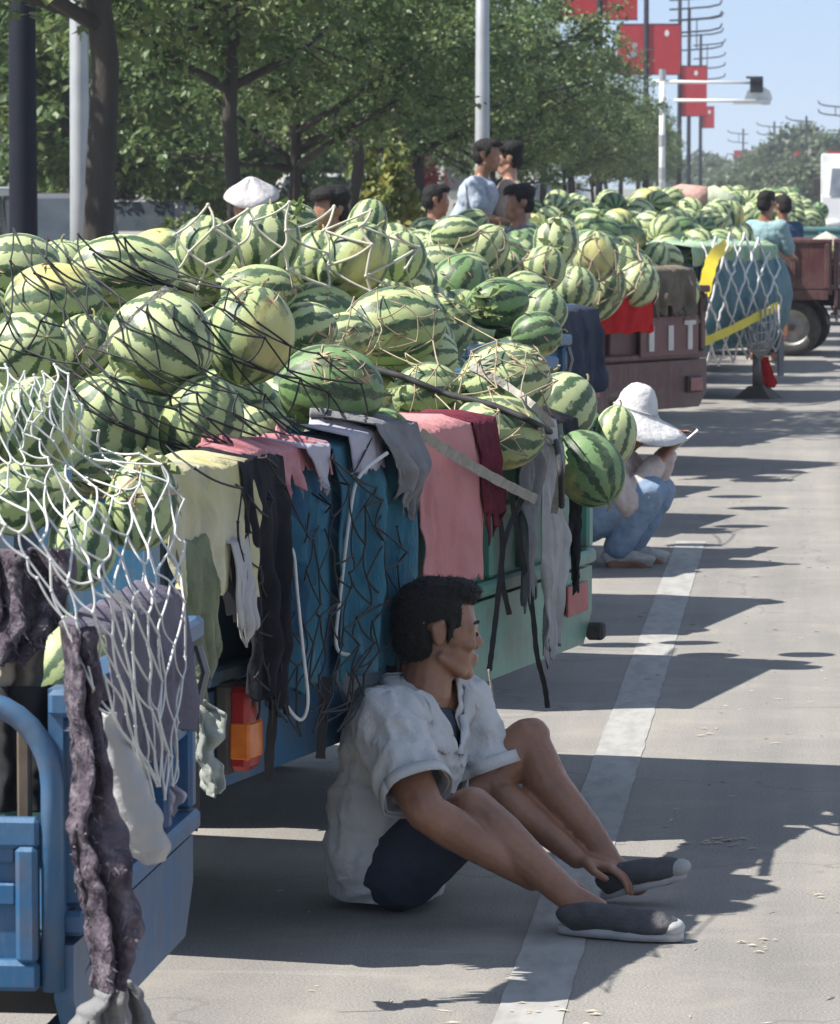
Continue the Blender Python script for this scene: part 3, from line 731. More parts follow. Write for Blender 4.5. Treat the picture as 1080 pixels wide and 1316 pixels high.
def unit_melon(nu, nv, seed):
    """unit ellipsoid along z with the slight lobes of a real fruit; returns verts, rest, faces"""
    V = []; Rr = []
    for j in range(nv + 1):
        th = math.pi * j / nv
        for i in range(nu):
            a = 2 * math.pi * i / nu
            p = Vector((math.sin(th) * math.cos(a), math.sin(th) * math.sin(a), math.cos(th)))
            lob = 1 + .012 * math.cos(12 * a) * math.sin(th) ** 2 + .045 * mnoise.noise(p * 1.3 + Vector((seed * 5.3, 0, 0)))
            dim = 1 - .035 * math.exp(-((th / .22) ** 2)) - .03 * math.exp(-(((math.pi - th) / .2) ** 2))
            V.append((p.x * lob, p.y * lob, p.z * dim * lob)); Rr.append(tuple(p))
    F = []
    for j in range(nv):
        for i in range(nu):
            a, b_, c, d = j * nu + i, j * nu + (i + 1) % nu, (j + 1) * nu + (i + 1) % nu, (j + 1) * nu + i
            F.append((a, d, c) if j == 0 else ((a, d, b_) if j == nv - 1 else (a, d, c, b_)))
    return V, Rr, F
def melon_mesh(seed):
    V, Rr, F = unit_melon(32, 20, seed)
    F = [f for f in F if len(set(f)) > 2]
    me = bpy.data.meshes.new('watermelon'); me.from_pydata(V, [], F)
    a = me.attributes.new('rest', 'FLOAT_VECTOR', 'POINT'); a.data.foreach_set('vector', np.array(Rr, dtype=np.float32).ravel())
    me.attributes.new('rnd', 'FLOAT', 'POINT')
    me.polygons.foreach_set('use_smooth', [True] * len(me.polygons)); me.materials.append(MELON); me.update()
    return me
MM = [melon_mesh(s) for s in range(6)]
STEM = MB().tube([(0, 0, .985), (.02, .01, 1.08), (.09, .03, 1.15), (.16, .03, 1.16)], [.05, .035, .03, .036], 6).mesh('stalk')
STEM.materials.append(mat('dry_stalk', (.30, .29, .14), (.2, .16, .08), 20, .8))
MEL = []      # dict(c, r, ln, q, truck, hero)
def rq(rs):
    """mostly lying fruit, some standing"""
    a = rs.uniform(0, 2 * math.pi); el = rs.gauss(0, .35) if rs.random() < .8 else rs.uniform(.4, 1.5)
    d = Vector((math.cos(a) * math.cos(el), math.sin(a) * math.cos(el), math.sin(el)))
    return d.to_track_quat('Z', 'Y') @ Matrix.Rotation(rs.uniform(0, 6.28), 3, 'Z').to_quaternion()
def heap(key, z0, edge, top, rr_=(.112, .142), seed=0, x0=-.10, x1=-1.75, over=0.0, cand=26, ylo=-9):
    k = TR[key]; rs = random.Random(seed); W2 = k['W'] / 2 - .10 + over; C = np.zeros((0, 3)); RR = np.zeros(0); out = []; fails = 0
    while fails < 45:
        r = rs.uniform(*rr_); best = None
        for _ in range(cand):
            x = rs.uniform(x1, x0); y = rs.uniform(max(-W2, ylo), W2); z = z0 + r
            if len(C):
                d2 = (C[:, 0] - x) ** 2 + (C[:, 1] - y) ** 2; S = (RR + r) * .965; mk = d2 < S * S
                if mk.any(): z = max(z, float(np.max(C[mk, 2] + np.sqrt(S[mk] ** 2 - d2[mk]))))
            if best is None or z < best[2]: best = (x, y, z)
        x, y, z = best
        e = min(1.0, min((x0 - x) / .55, (W2 - abs(y)) / .35, 1.0)); lim = edge + (top - edge) * max(e, 0) ** .6
        if z + r > lim: fails += 1; continue
        fails = max(0, fails - 4)
        C = np.vstack([C, [x, y, z]]); RR = np.append(RR, r); out.append((x, y, z, r))
    for (x, y, z, r) in out:
        MEL.append(dict(c=T2W(key, x, y, z), r=r, ln=r * rs.uniform(1.0, 1.22), q=rq(rs), t=key, hero=None))
heap('A', .55, .98, 1.10, (.085, .105), 1, x1=-1.2, ylo=.12)
heap('B', .72, 1.18, 1.36, seed=2, x1=-1.6)
heap('C', .70, 1.12, 1.24, seed=3, x1=-1.7)
for i, (k_, e, t_) in enumerate([('T3', 1.22, 1.52), ('T4', 1.28, 1.55), ('T5', 1.22, 1.55), ('T6', 1.24, 1.50), ('T7', 1.26, 1.50), ('D', 1.26, 1.52), ('T8', 1.3, 1.5), ('T9', 1.3, 1.54), ('E', 1.36, 1.6), ('T10', 1.45, 1.72), ('T11', 1.45, 1.75), ('F', 1.1, 1.2), ('T12', 1.45, 1.75), ('T13', 1.45, 1.78), ('T14', 1.45, 1.75), ('T15', 1.45, 1.8)]):
    heap(k_, .85, e, t_, seed=10 + i)
# melons one can single out in the photograph: pixel centre, half sizes in pixels, distance, axis in camera terms (right, away, up)
HERO = [
 # near, white net
 (42, 548, 58, 66, 8.05, (.3, .4, .9), 'pale melon filling the upper part of the white net at the left edge', .1),
 (106, 700, 46, 62, 7.95, (.15, .3, 1), 'melon bulging low in the white net above the dark quilt', .6),
 (183, 648, 48, 64, 8.0, (.1, .3, 1), 'dark-striped upright melon in the right part of the white net', .3),
 (20, 640, 52, 50, 7.95, (1, .3, .2), None, .7), (-50, 560, 62, 60, 8.0, (1, .2, .3), None, .2), (130, 610, 40, 30, 8.1, (1, .2, .1), None, .45),
 # blue tricycle
 (207, 443, 69, 70, 9.35, (.9, -.3, -.55), 'biggest striped melon in the middle of the black net', .12),
 (322, 432, 58, 66, 9.75, (.2, .2, 1), 'round melon just right of the biggest one', .55),
 (140, 538, 60, 58, 9.2, (.2, -.5, .85), 'melon with pale twisted stalks below the biggest one', .33),
 (258, 545, 66, 54, 9.3, (.35, .1, 1), 'dark-banded melon resting above the yellow cloth', .70),
 (330, 560, 48, 48, 9.75, (.8, .2, .3), None, .2), (425, 500, 70, 58, 10.05, (1, .3, -.1), 'dark green melon under the black netting above the teal curtain', .86),
 (70, 388, 66, 52, 9.75, (1, .2, .1), 'long striped melon lying left above the biggest one', .05),
 (160, 352, 72, 52, 10.0, (1, .1, -.05), 'long melon behind the left striped one, under a dark strap', .62),
 (35, 452, 54, 52, 9.4, (.5, -.6, .3), None, .4), (108, 446, 40, 44, 9.65, (.3, .2, 1), 'small pale melon wedged between bigger ones at left', .48),
 (18, 345, 62, 46, 10.3, (1, .2, 0), None, .25), (-40, 420, 66, 60, 9.8, (1, 0, .2), None, .5), (60, 500, 44, 40, 9.5, (1, .4, .2), None, .15),
 (332, 375, 50, 30, 10.35, (1, .2, .1), None, .28), (490, 560, 40, 36, 10.2, (1, .2, .1), None, .85), (395, 425, 40, 38, 10.4, (1, .2, .4), None, .5),
 # green tricycle
 (650, 492, 62, 52, 11.5, (1, .1, .25), 'yellowish melon at the top of the heap on the green tricycle', .37),
 (640, 556, 62, 48, 11.25, (1, .2, -.1), 'melon with a pale left end below the yellowish one', .43),
 (757, 603, 45, 54, 11.75, (.5, -.4, -.75), 'green melon hanging over the tail corner of the green tricycle', .88),
 (548, 505, 46, 40, 11.4, (1, .3, .2), None, .3), (505, 420, 70, 46, 11.9, (1, .25, .15), 'long cream-striped melon lying on the straw', .58),
 (720, 525, 46, 50, 12.1, (.6, .3, .6), None, .65), (585, 585, 44, 38, 11.2, (1, .2, .1), None, .2), (690, 585, 44, 40, 11.75, (1, .2, .3), None, .9),
 (440, 440, 44, 38, 11.5, (1, .1, .3), None, .1), (540, 460, 50, 40, 12.0, (1, .1, .1), None, .68), (790, 560, 24, 40, 12.3, (.2, .2, 1), None, .35),
 # further heaps
 (265, 318, 42, 40, 14.2, (.15, .2, 1), 'upright melon left of the tall pale one in the thick white net', .6),
 (342, 312, 50, 46, 14.4, (.1, .2, 1), 'tall pale-striped melon in the thick white net', .13),
 (455, 336, 56, 44, 14.6, (.5, .1, .75), 'big netted melon in front of the slumped dark-haired person', .56),
 (412, 335, 36, 40, 14.7, (.1, .1, 1), None, .3), (472, 288, 34, 26, 15.6, (.3, .2, 1), 'yellow-green melon topping the heap near the slumped person', .42),
 (515, 330, 34, 34, 15.2, (.2, .1, 1), None, .18), (370, 288, 40, 30, 15.5, (1, .2, .1), None, .5),
 (640, 390, 42, 34, 15.0, (1, .3, .2), 'dark green melon right of the torn leaves in mid heap', .87),
 (690, 430, 34, 30, 14.9, (1, .2, .2), None, .9), (700, 400, 30, 30, 15.3, (.3, .2, 1), None, .82),
 (625, 320, 33, 30, 20.8, (.5, .1, .8), 'striped melon below the man in the pale blue polo', .35),
 (700, 345, 30, 28, 21.2, (.2, .1, 1), None, .57), (762, 330, 34, 34, 24.6, (.1, .1, 1), None, .38), (775, 376, 38, 28, 24.9, (.4, 0, .9), 'netted melon sitting just above the red cloth', .5),
 (715, 312, 34, 30, 22.4, (.1, .1, 1), None, .41), (650, 345, 24, 24, 21.0, (.1, .1, 1), None, .33), (740, 370, 28, 28, 23.3, (.1, .1, 1), None, .2),
 (820, 365, 30, 28, 25.3, (.4, .1, .8), None, .52), (800, 345, 30, 28, 25.4, (.1, .1, 1), None, .16),
 (600, 350, 30, 26, 19.0, (1, .1, .2), None, .55), (560, 340, 34, 26, 18.6, (1, .1, .1), None, .25), (585, 300, 32, 22, 20.0, (1, .1, .1), None, .6),
]
for (px_, py_, hx, hy, Y, ax, lab, rv) in HERO:
    c = P(px_, py_, Y); s = PS(Y); d = Vector(ax).normalized()
    along = abs(d.x) * hx + abs(d.z) * hy; r = min(hx, hy) / s; ln = max(hx, hy) / s
    if abs(d.y) > .35: ln = max(ln, r * 1.08)
    q = d.to_track_quat('Z', 'Y') @ Matrix.Rotation(rv * 40, 3, 'Z').to_quaternion()
    MEL.append(dict(c=c, r=max(r, ln / 1.38), ln=ln, q=q, t='H', hero=lab, rv=rv))
heroes = [m for m in MEL if m['t'] == 'H']
hc = np.array([m['c'][:] for m in heroes]); hr = np.array([m['r'] for m in heroes])
def clash(m):
    d = np.linalg.norm(hc - np.array(m['c'][:]), axis=1); return bool((d < (hr + m['r']) * .72).any())
def hides(m):
    """a filler melon that would stand in front of a placed one"""
    v = np.array(m['c'][:]) - np.array([0, 0, CAMH]); dv = np.linalg.norm(v); u = v / dv
    w_ = hc - np.array([0, 0, CAMH]); t = w_ @ u; perp = np.linalg.norm(w_ - t[:, None] * u, axis=1)
    return bool(((t > dv + .05) & (t < dv + 1.2) & (perp < (hr * .75 + m['r'] * .6))).any())
MEL = [m for m in MEL if m['t'] == 'H' or not (clash(m) or hides(m))]
def mel_matrix(m):
    return Matrix.Translation(m['c']) @ m['q'].to_matrix().to_4x4() @ Matrix.Diagonal((m['r'], m['r'], m['ln'], 1))
# which of them the camera sees, and how large
LV, LR, LF = unit_melon(16, 10, 3); LF = [tuple(f) for f in LF]; LVn = np.array(LV)
def low_mesh(lst):
    vs_, fs, rest, rn = [], [], [], []; o = 0
    for m in lst:
        M = np.array(mel_matrix(m)); vs_.append(LVn @ M[:3, :3].T + M[:3, 3]); fs += [tuple(i + o for i in f) for f in LF]; o += len(LV)
        rest.append(np.array(LR)); rn.append(np.full(len(LV), random.random()))
    return np.concatenate(vs_), fs, np.concatenate(rest), np.concatenate(rn)
lv, lf, lrest, lrn = low_mesh(MEL)
MBVH = BVHTree.FromPolygons([tuple(p) for p in lv], lf)
nf = len(LF); cnt = np.zeros(len(MEL)); DEP = np.full((330, 290), 1e9)
for yy in range(232, 1000, 4):
    for xx in range(-60, 1080, 4):
        d = CF + CR * ((xx - 540) / FPX) + CU * ((658 - yy) / FPX)
        h = MBVH.ray_cast(cam.location, d)
        if h[2] is not None:
            DEP[(yy - 232) // 4, (xx + 60) // 4] = h[0].y
            if xx >= 0: cnt[h[2] // nf] += 1
order = sorted(range(len(MEL)), key=lambda i: -(cnt[i] + (1e6 if MEL[i]['hero'] else 0)))
solo = [i for i in order if cnt[i] > 0 or MEL[i]['hero']][:300]; sset = set(solo)
rest_ = [MEL[i] for i in range(len(MEL)) if i not in sset]
HL = {'A': 'striped watermelon in the netted load of the near left blue tricycle', 'B': 'striped watermelon under the black net on the blue tricycle behind the man',
      'C': 'striped watermelon in the heap of the green tricycle', 'D': 'pale striped watermelon in the heap of the maroon lettered tricycle',
      'E': 'pale watermelon on top of the teal tricycle with yellow straps', 'F': 'watermelon in the maroon tricycle at right',
      'T5': 'striped watermelon in the heap behind the squatting person', 'H': 'striped watermelon wedged loosely among the nearer heaps'}
ANCH = [('the biggest striped melon', 207, 443), ('the round melon right of the biggest', 322, 432), ('the twisted-stalk melon', 140, 538), ('the melon above the yellow cloth', 258, 545), ('the dark green melon over the teal curtain', 425, 500),
        ('the long left striped melon', 70, 388), ('the yellowish top melon', 650, 492), ('the overhanging corner melon', 757, 603), ('the long cream-striped melon', 505, 420), ('the tall pale netted melon', 342, 312), ('the big netted melon by the slumped person', 455, 336),
        ('the dark melon by the torn leaves', 640, 390), ('the melon below the polo man', 625, 320), ('the melon above the red cloth', 775, 376), ('the pale cone hat', 320, 245), ('the polo man', 620, 235), ('the person in the white shirt', 555, 265), ('the red cloth', 780, 405),
        ('the mint striped cloth', 940, 322), ('the salmon tarpaulin', 870, 240), ('the pale teal shirt', 985, 275), ('the pale lamp post at left', 103, 280), ('the navy pole at left', 30, 270), ('the navy quilt', 752, 440), ('the sun hat', 825, 505), ('the net-covered upright melon at the left edge', 42, 548), ('the low bulging netted melon', 106, 700), ('the brown rag', 868, 350), ('the traffic signal mast', 851, 245)]
taken = set()
def near_label(m, size):
    x, y = (lambda d: (540 + FPX * d.dot(CR) / d.dot(CF), 658 - FPX * d.dot(CU) / d.dot(CF)))(m['c'] - cam.location)
    for (n_, ax_, ay_) in sorted(ANCH, key=lambda a: math.hypot(a[1] - x, a[2] - y))[:5]:
        dx, dy = x - ax_, y - ay_; D = math.hypot(dx, dy); o8 = int(round(math.atan2(-dy, dx) / (math.pi / 4))) % 8
        w_ = ['right of', 'up and right of', 'above', 'up and left of', 'left of', 'down and left of', 'below', 'down and right of'][o8]
        k = 'just ' if D < 75 else ('' if D < 130 else 'some way ')
        lab = size + ' watermelon ' + k + w_ + ' ' + n_
        if lab not in taken: taken.add(lab); return lab
    return None
for i in solo:
    m = MEL[i]; me = MM[i % 6]
    o = bpy.data.objects.new('watermelon', me); col.objects.link(o); o.matrix_world = mel_matrix(m)
    far = m['t'] in ('T8', 'T9', 'T10', 'T11', 'T12', 'T13', 'T14', 'T15')
    lab = m['hero'] or near_label(m, 'small far' if far else ('pale netted' if m['t'] == 'D' else 'striped')) or HL.get(m['t']) or ('small far watermelon in the heaps beyond the maroon tricycle' if far else 'striped watermelon in the packed heaps between the green and maroon tricycles')
    o['rind'] = float(m.get('rv', random.random()))
    tag(o, lab, 'watermelon', 'watermelons heaped on the tricycles')
    if cnt[i] > 14:
        st = obj('stalk', STEM, None, o)
me = bpy.data.meshes.new('watermelon_heap'); a_, b_, c_, d_ = low_mesh(rest_); me.from_pydata([tuple(p) for p in a_], [], [f for f in b_])
at = me.attributes.new('rest', 'FLOAT_VECTOR', 'POINT'); at.data.foreach_set('vector', c_.astype(np.float32).ravel())
at = me.attributes.new('rnd', 'FLOAT', 'POINT'); at.data.foreach_set('value', d_.astype(np.float32))
me.materials.append(MELON)
tag(obj('watermelon_heap', me, None, None, True), 'remaining watermelons deep in the heaps and in the far loads', 'watermelons', kind='stuff')
print('melons', len(MEL), 'seen', int((cnt > 0).sum()), 'solo', len(solo))
def dep(px_, py_):
    i, j = int((py_ - 232) // 4), int((px_ + 60) // 4)
    return DEP[i, j] if 0 <= i < 330 and 0 <= j < 290 else 1e9
def hull(px_, py_, Y0, tol, rad=28):
    """distance of the bulging outline of the load round a pixel (what a taut cord would rest on)"""
    i, j, k = int((py_ - 232) // 4), int((px_ + 60) // 4), max(1, rad // 4)
    b = DEP[max(0, i - k):max(0, i + k + 1), max(0, j - k):max(0, j + k + 1)].ravel(); b = b[np.abs(b - Y0) < tol]
    return float(np.percentile(b, 18)) if len(b) > 6 else Y0
def hit(px_, py_, dflt=None, lift=.012):
    return P(px_, py_, hull(px_, py_, dflt or 12, .55, 20) - lift)
def top_z(x, y, dflt):
    h = MBVH.ray_cast(Vector((x, y, 4)), Vector((0, 0, -1))); return h[0].z if h[0] is not None and h[0].z > dflt else dflt

# ------------------------------------------------------------------ cloths, quilts, nets and ropes over the loads
def proj(p):
    d = Vector(p) - cam.location; w_ = d.dot(CF)
    return 540 + FPX * d.dot(CR) / w_, 658 - FPX * d.dot(CU) / w_
def ty(key, px_, z=1.0, x=.05):
    lo, hi = -3.0, 3.0
    for _ in range(40):
        m = (lo + hi) / 2
        if proj(T2W(key, x, m, z))[0] < px_: lo = m
        else: hi = m
    return lo
def tz(key, py_, y, x=.05):
    p = T2W(key, x, y, 0); return CAMH - (py_ - VPY) * p.y / FPX
def YT(key, px_, off, z=.9): return T2W(key, off, ty(key, px_, z, off), 0).y
def drape(key, name, pxa, pxb, top_px, bot_px, m, label, cat='cloth', inner=.18, fold=.022, wl=.09, seed=0, slant=0.0, pinch=0.0, off=.0, group='rags and cloths hung over the tricycle tails', rag=.02, nu=70, nv=60, zt=None, tear=None, belly=0.0):
    k = TR[key]; zt_ = zt if zt is not None else k['zt'] + .012
    y0, y1 = ty(key, pxa, 1.0, .06 + off), ty(key, pxb, 1.0, .06 + off); ym = (y0 + y1) / 2
    zb_ = tz(key, bot_px, ym, .06 + off); drop = zt_ - zb_
    vs_ = []; sd = Vector((seed * 7.7, seed * 3.1, 0))
    for i in range(nu):
        u = i / (nu - 1); y_ = y0 + (y1 - y0) * u
        dr = drop * (1 + slant * (u - .5)) + rag * 2 * mnoise.noise(Vector((u * 5, seed, 2))) + rag * mnoise.noise(Vector((u * 17, seed, 5)))
        tot = inner + dr
        zs = []
        for j in range(nv):
            s = tot * j / (nv - 1)
            if s < inner:
                x = -(inner - s); pw = T2W(key, x, y_, 0); z = top_z(pw.x, pw.y, zt_)
                z = min(z, zt_ + (.16 if inner > .12 else .03)) * .6 + zt_ * .4 if z > zt_ else zt_
                zs.append((x, z + .014, 0.0))
            else:
                h = s - inner; zs.append((.052 + off, zt_ - h, min(1, h / .10)))
        # soften the ridge
        Z = [q[1] for q in zs]
        for _ in range(3): Z = [Z[0]] + [max(Z[n_], (Z[n_ - 1] + Z[n_ + 1]) / 2) if zs[n_][2] == 0 else Z[n_] for n_ in range(1, nv - 1)] + [Z[-1]]
        for j, (x, z, hf) in enumerate(zs):
            z = Z[j]; t = max(0, (zt_ - z) / max(drop, .01))
            ph = y_ / wl * 2 * math.pi + 2.6 * mnoise.noise(Vector((y_ * 6, t * 1.3, seed)) + sd)
            f = fold * (.25 + .75 * hf) * (math.sin(ph) * (.45 + .55 * mnoise.noise(Vector((y_ * 9, t * 2, 3)) + sd)) + .55 * math.sin(ph * 2.3 + 4 * t))
            f += .010 * mnoise.noise(Vector((y_ * 22, z * 16, 1)) + sd) + .02 * mnoise.noise(Vector((y_ * 5, z * 4, 7)) + sd)
            ya = ym + (y_ - ym) * (1 - pinch * min(1, t * 1.3) ** 1.2) + .012 * mnoise.noise(Vector((y_ * 4, z * 9, 9)) + sd) * (1 + hf)
            xx = x + (abs(f) * .6 + f * .4 + belly * math.sin(min(1, t) * math.pi)) * hf + .012 * hf
            vs_.append(T2W(key, xx, ya, z + f * .5 * (1 - hf)))
    fs = grid_faces(nu, nv)
    if tear: fs = [f for n_, f in enumerate(fs) if not tear(f[0] // nv / nu, f[0] % nv / nv)]
    o = obj(name, MB().raw(vs_, fs), m, None, True); md = o.modifiers.new('t', 'SOLIDIFY'); md.thickness = .004; md.offset = -1
    tag(o, label, cat, group); return o
C_YEL = cloth('cream_yellow_cloth', (.52, .47, .22), (.60, .57, .44), 5, dirt=(.33, .31, .24))
C_GRN = cloth('faded_green_cloth', (.16, .19, .11), (.26, .27, .17), 7, dirt=(.09, .10, .07))
C_BLK = cloth('black_jacket_cloth', (.012, .013, .018), (.022, .022, .028), 9, trans=0)
def patched(name, cols, scale, seed=0.0):
    """faded patchwork print"""
    m, n, b = _m(name); L = n.links; tc = n.nodes.new('ShaderNodeTexCoord')
    mp = n.nodes.new('ShaderNodeMapping'); mp.inputs['Location'].default_value = (seed, seed, seed); mp.inputs['Scale'].default_value = (1, 1, .7); L.new(tc.outputs['Object'], mp.inputs[0])
    v = n.nodes.new('ShaderNodeTexVoronoi'); v.distance = 'CHEBYCHEV'; v.inputs['Scale'].default_value = scale; L.new(mp.outputs[0], v.inputs['Vector'])
    r = n.nodes.new('ShaderNodeValToRGB'); r.color_ramp.interpolation = 'CONSTANT'; e = r.color_ramp.elements
    e[0].color = (*cols[0], 1); e[1].color = (*cols[-1], 1); e[1].position = (len(cols) - 1) / len(cols)
    for i, c in enumerate(cols[1:-1]): q = e.new((i + 1) / len(cols)); q.color = (*c, 1)
    sp = n.nodes.new('ShaderNodeSeparateColor'); L.new(v.outputs['Color'], sp.inputs[0]); L.new(sp.outputs[0], r.inputs[0])
    t = n.nodes.new('ShaderNodeTexNoise'); t.inputs['Scale'].default_value = 9; t.inputs['Detail'].default_value = 7; L.new(tc.outputs['Object'], t.inputs['Vector'])
    mr = n.nodes.new('ShaderNodeMapRange'); mr.inputs['To Min'].default_value = .6; mr.inputs['To Max'].default_value = 1.35; L.new(t.outputs[0], mr.inputs[0])
    mx = n.nodes.new('ShaderNodeMixRGB'); mx.blend_type = 'MULTIPLY'; mx.inputs[0].default_value = 1; L.new(r.outputs[0], mx.inputs[1]); L.new(mr.outputs[0], mx.inputs[2])
    L.new(mx.outputs[0], b.inputs['Base Color']); b.inputs['Roughness'].default_value = .9; b.inputs['Specular IOR Level'].default_value = .15
    bt = n.nodes.new('ShaderNodeTexNoise'); bt.inputs['Scale'].default_value = 60; L.new(tc.outputs['Object'], bt.inputs['Vector'])
    bp = n.nodes.new('ShaderNodeBump'); bp.inputs['Strength'].default_value = .35; bp.inputs['Distance'].default_value = .01; L.new(bt.outputs[0], bp.inputs['Height']); L.new(bp.outputs[0], b.inputs['Normal'])
    return m
C_TEAL = patched('teal_patchwork', [(.03, .10, .165), (.04, .135, .20), (.025, .075, .135), (.07, .17, .215), (.035, .11, .175), (.13, .19, .22)], 11)
C_TEAL2 = mat('teal_curtain', (.03, .115, .175), (.05, .16, .215), 5, .9, .35, 60, spec=.15, dirt=(.15, .2, .22), damt=.4, stretch=(3, 3, .5))
C_PINK = cloth('pink_cotton', (.50, .20, .205), (.56, .26, .26), 3, dirt=(.45, .25, .24))
C_ROSE = cloth('rose_cloth', (.42, .16, .18), (.52, .27, .28), 12)
C_GREY = cloth('grey_cloth', (.26, .26, .27), (.18, .18, .19), 7, dirt=(.12, .11, .10))
C_WHT = cloth('white_gauze', (.58, .57, .56), (.46, .46, .47), 8, trans=.3, dirt=(.36, .35, .33))
C_LAV = cloth('lavender_rag', (.40, .37, .44), (.52, .5, .55), 9)
C_MRN = cloth('maroon_rag', (.18, .03, .05), (.10, .02, .035), 14)
C_RED = cloth('scarlet_cloth', (.55, .02, .02), (.46, .015, .018), 4)
C_NAVY = cloth('navy_cloth', (.028, .036, .06), (.05, .058, .085), 6, trans=0)
# blue tricycle (B)
drape('B', 'black_jacket', 312, 366, 610, 905, C_BLK, 'black jacket hanging by the left edge of the teal curtain', 'jacket', fold=.03, wl=.11, seed=2, slant=.1, inner=.03, rag=.05, off=.05, nv=70)
drape('B', 'teal_curtain', 334, 447, 590, 890, C_TEAL, 'patterned teal curtain left of the white cord on the blue tricycle', 'curtain', fold=.03, wl=.17, seed=3, inner=.03, rag=.03)
drape('B', 'teal_curtain', 430, 531, 580, 862, C_TEAL2, 'plain teal curtain with vertical folds right beside the pink cloth', 'curtain', fold=.032, wl=.14, seed=4, inner=.03, off=.03, rag=.025)
drape('B', 'yellow_cloth', 212, 322, 600, 775, C_YEL, 'cream and yellow cloth folded over the rail by the white net', seed=5, fold=.026, wl=.20, inner=.05, off=.045, slant=-.15, rag=.03)
drape('B', 'green_rag', 228, 275, 690, 872, C_GRN, 'faded green rag trailing below the yellow cloth', 'rag', seed=6, fold=.03, wl=.13, inner=.02, off=.07, zt=.98, pinch=.45, rag=.05, nu=30, nv=40)
drape('B', 'white_rag', 300, 322, 690, 812, C_WHT, 'small white rag tied beside the yellow cloth', 'rag', seed=7, fold=.02, wl=.1, inner=.02, off=.075, zt=.96, pinch=.3, rag=.05, nu=24, nv=34)
drape('B', 'rose_cloth', 322, 425, 575, 622, C_ROSE, 'crumpled rose cloth peeping out under the melons above the teal curtain', seed=8, fold=.03, wl=.12, inner=.03, off=.035, zt=1.125, rag=.04, nv=30)
drape('B', 'pale_rag', 398, 428, 565, 632, C_LAV, 'pointed pale rag over the middle of the teal curtains', 'rag', seed=9, fold=.02, wl=.1, inner=.03, off=.06, zt=1.12, pinch=.7, nu=24, nv=30)
drape('B', 'lavender_rag', 452, 492, 560, 606, C_LAV, 'lavender rag tucked at the top of the right teal curtain', 'rag', seed=10, fold=.02, wl=.08, inner=.04, off=.05, zt=1.13, nu=24, nv=24)
drape('B', 'grey_cloth', 488, 540, 545, 645, C_GREY, 'grey rolled cloth slumped over the corner between both tricycles', seed=11, fold=.03, wl=.16, inner=.04, off=.07, zt=1.14, pinch=.35, slant=.5, rag=.03, nv=40, belly=.03)
# green tricycle (C)
drape('C', 'pink_cloth', 535, 616, 575, 748, C_PINK, 'plain pink cloth hanging down above the seated man', seed=12, fold=.02, wl=.3, inner=.18, off=.02, slant=.12, zt=1.10, rag=.015)
drape('C', 'maroon_rag', 612, 640, 570, 675, C_MRN, 'torn maroon rag right of the pink cloth', 'rag', seed=13, fold=.02, wl=.08, inner=.1, off=.03, zt=1.10, pinch=.5, nu=24, nv=30, rag=.05)
drape('C', 'grey_rag', 662, 684, 610, 775, C_GREY, 'long dark grey rag on the tail of the green tricycle', 'rag', seed=14, fold=.03, wl=.12, inner=.05, off=.02, zt=1.07, nu=30, nv=44, rag=.05, pinch=.2)
drape('C', 'white_gauze', 690, 717, 600, 836, C_WHT, 'long strip of white gauze hanging on the green tricycle', 'gauze', seed=15, fold=.025, wl=.1, inner=.1, off=.04, zt=1.08, pinch=.35, nu=30, nv=54, rag=.05)
drape('C', 'black_rag', 726, 744, 620, 745, C_BLK, 'dark torn rag next to the white gauze', 'rag', seed=16, fold=.02, wl=.1, inner=.04, off=.02, zt=1.06, pinch=.5, nu=24, nv=44, rag=.06)
# further tricycles
drape('T5', 'navy_quilt', 724, 770, 412, 505, C_NAVY, 'dark navy quilt hanging left of the white sun hat', 'quilt', seed=17, fold=.04, wl=.2, inner=.05, off=.02, zt=1.13, rag=.03, belly=.0)
drape('D', 'red_cloth', 728, 838, 388, 428, C_RED, 'bright red cloth laid over the rail of the maroon tricycle', seed=18, fold=.03, wl=.5, inner=.08, off=.08, zt=1.19, rag=.02, nv=30)
drape('D', 'brown_rag', 842, 894, 350, 400, cloth('brown_straw_cloth', (.20, .17, .13), (.12, .10, .08), 9), 'brown straw-coloured rag above the lettered tail', 'rag', seed=19, fold=.05, wl=.3, inner=.1, off=.02, zt=1.2, rag=.06, nv=40)
C_EGRN = cloth('mint_stripe_cloth', (.24, .42, .30), (.44, .52, .36), 3, stretch=(1, 8, 1))
drape('E', 'green_cloth', 890, 1000, 305, 340, C_EGRN, 'mint green striped cloth over the top of the netted teal tricycle', seed=20, fold=.03, wl=.5, inner=.5, off=.06, zt=1.23, rag=.03, nv=40)
drape('E', 'teal_tarpaulin', 896, 1000, 330, 440, mat('teal_tarp', (.03, .11, .14), (.05, .15, .18), 6, .55, .3, 20, dirt=(.2, .23, .24), damt=.3), 'teal tarpaulin bulging behind the white net with yellow straps', 'tarpaulin', seed=21, fold=.03, wl=.5, inner=.3, off=.03, zt=1.19, rag=.02, belly=.12)
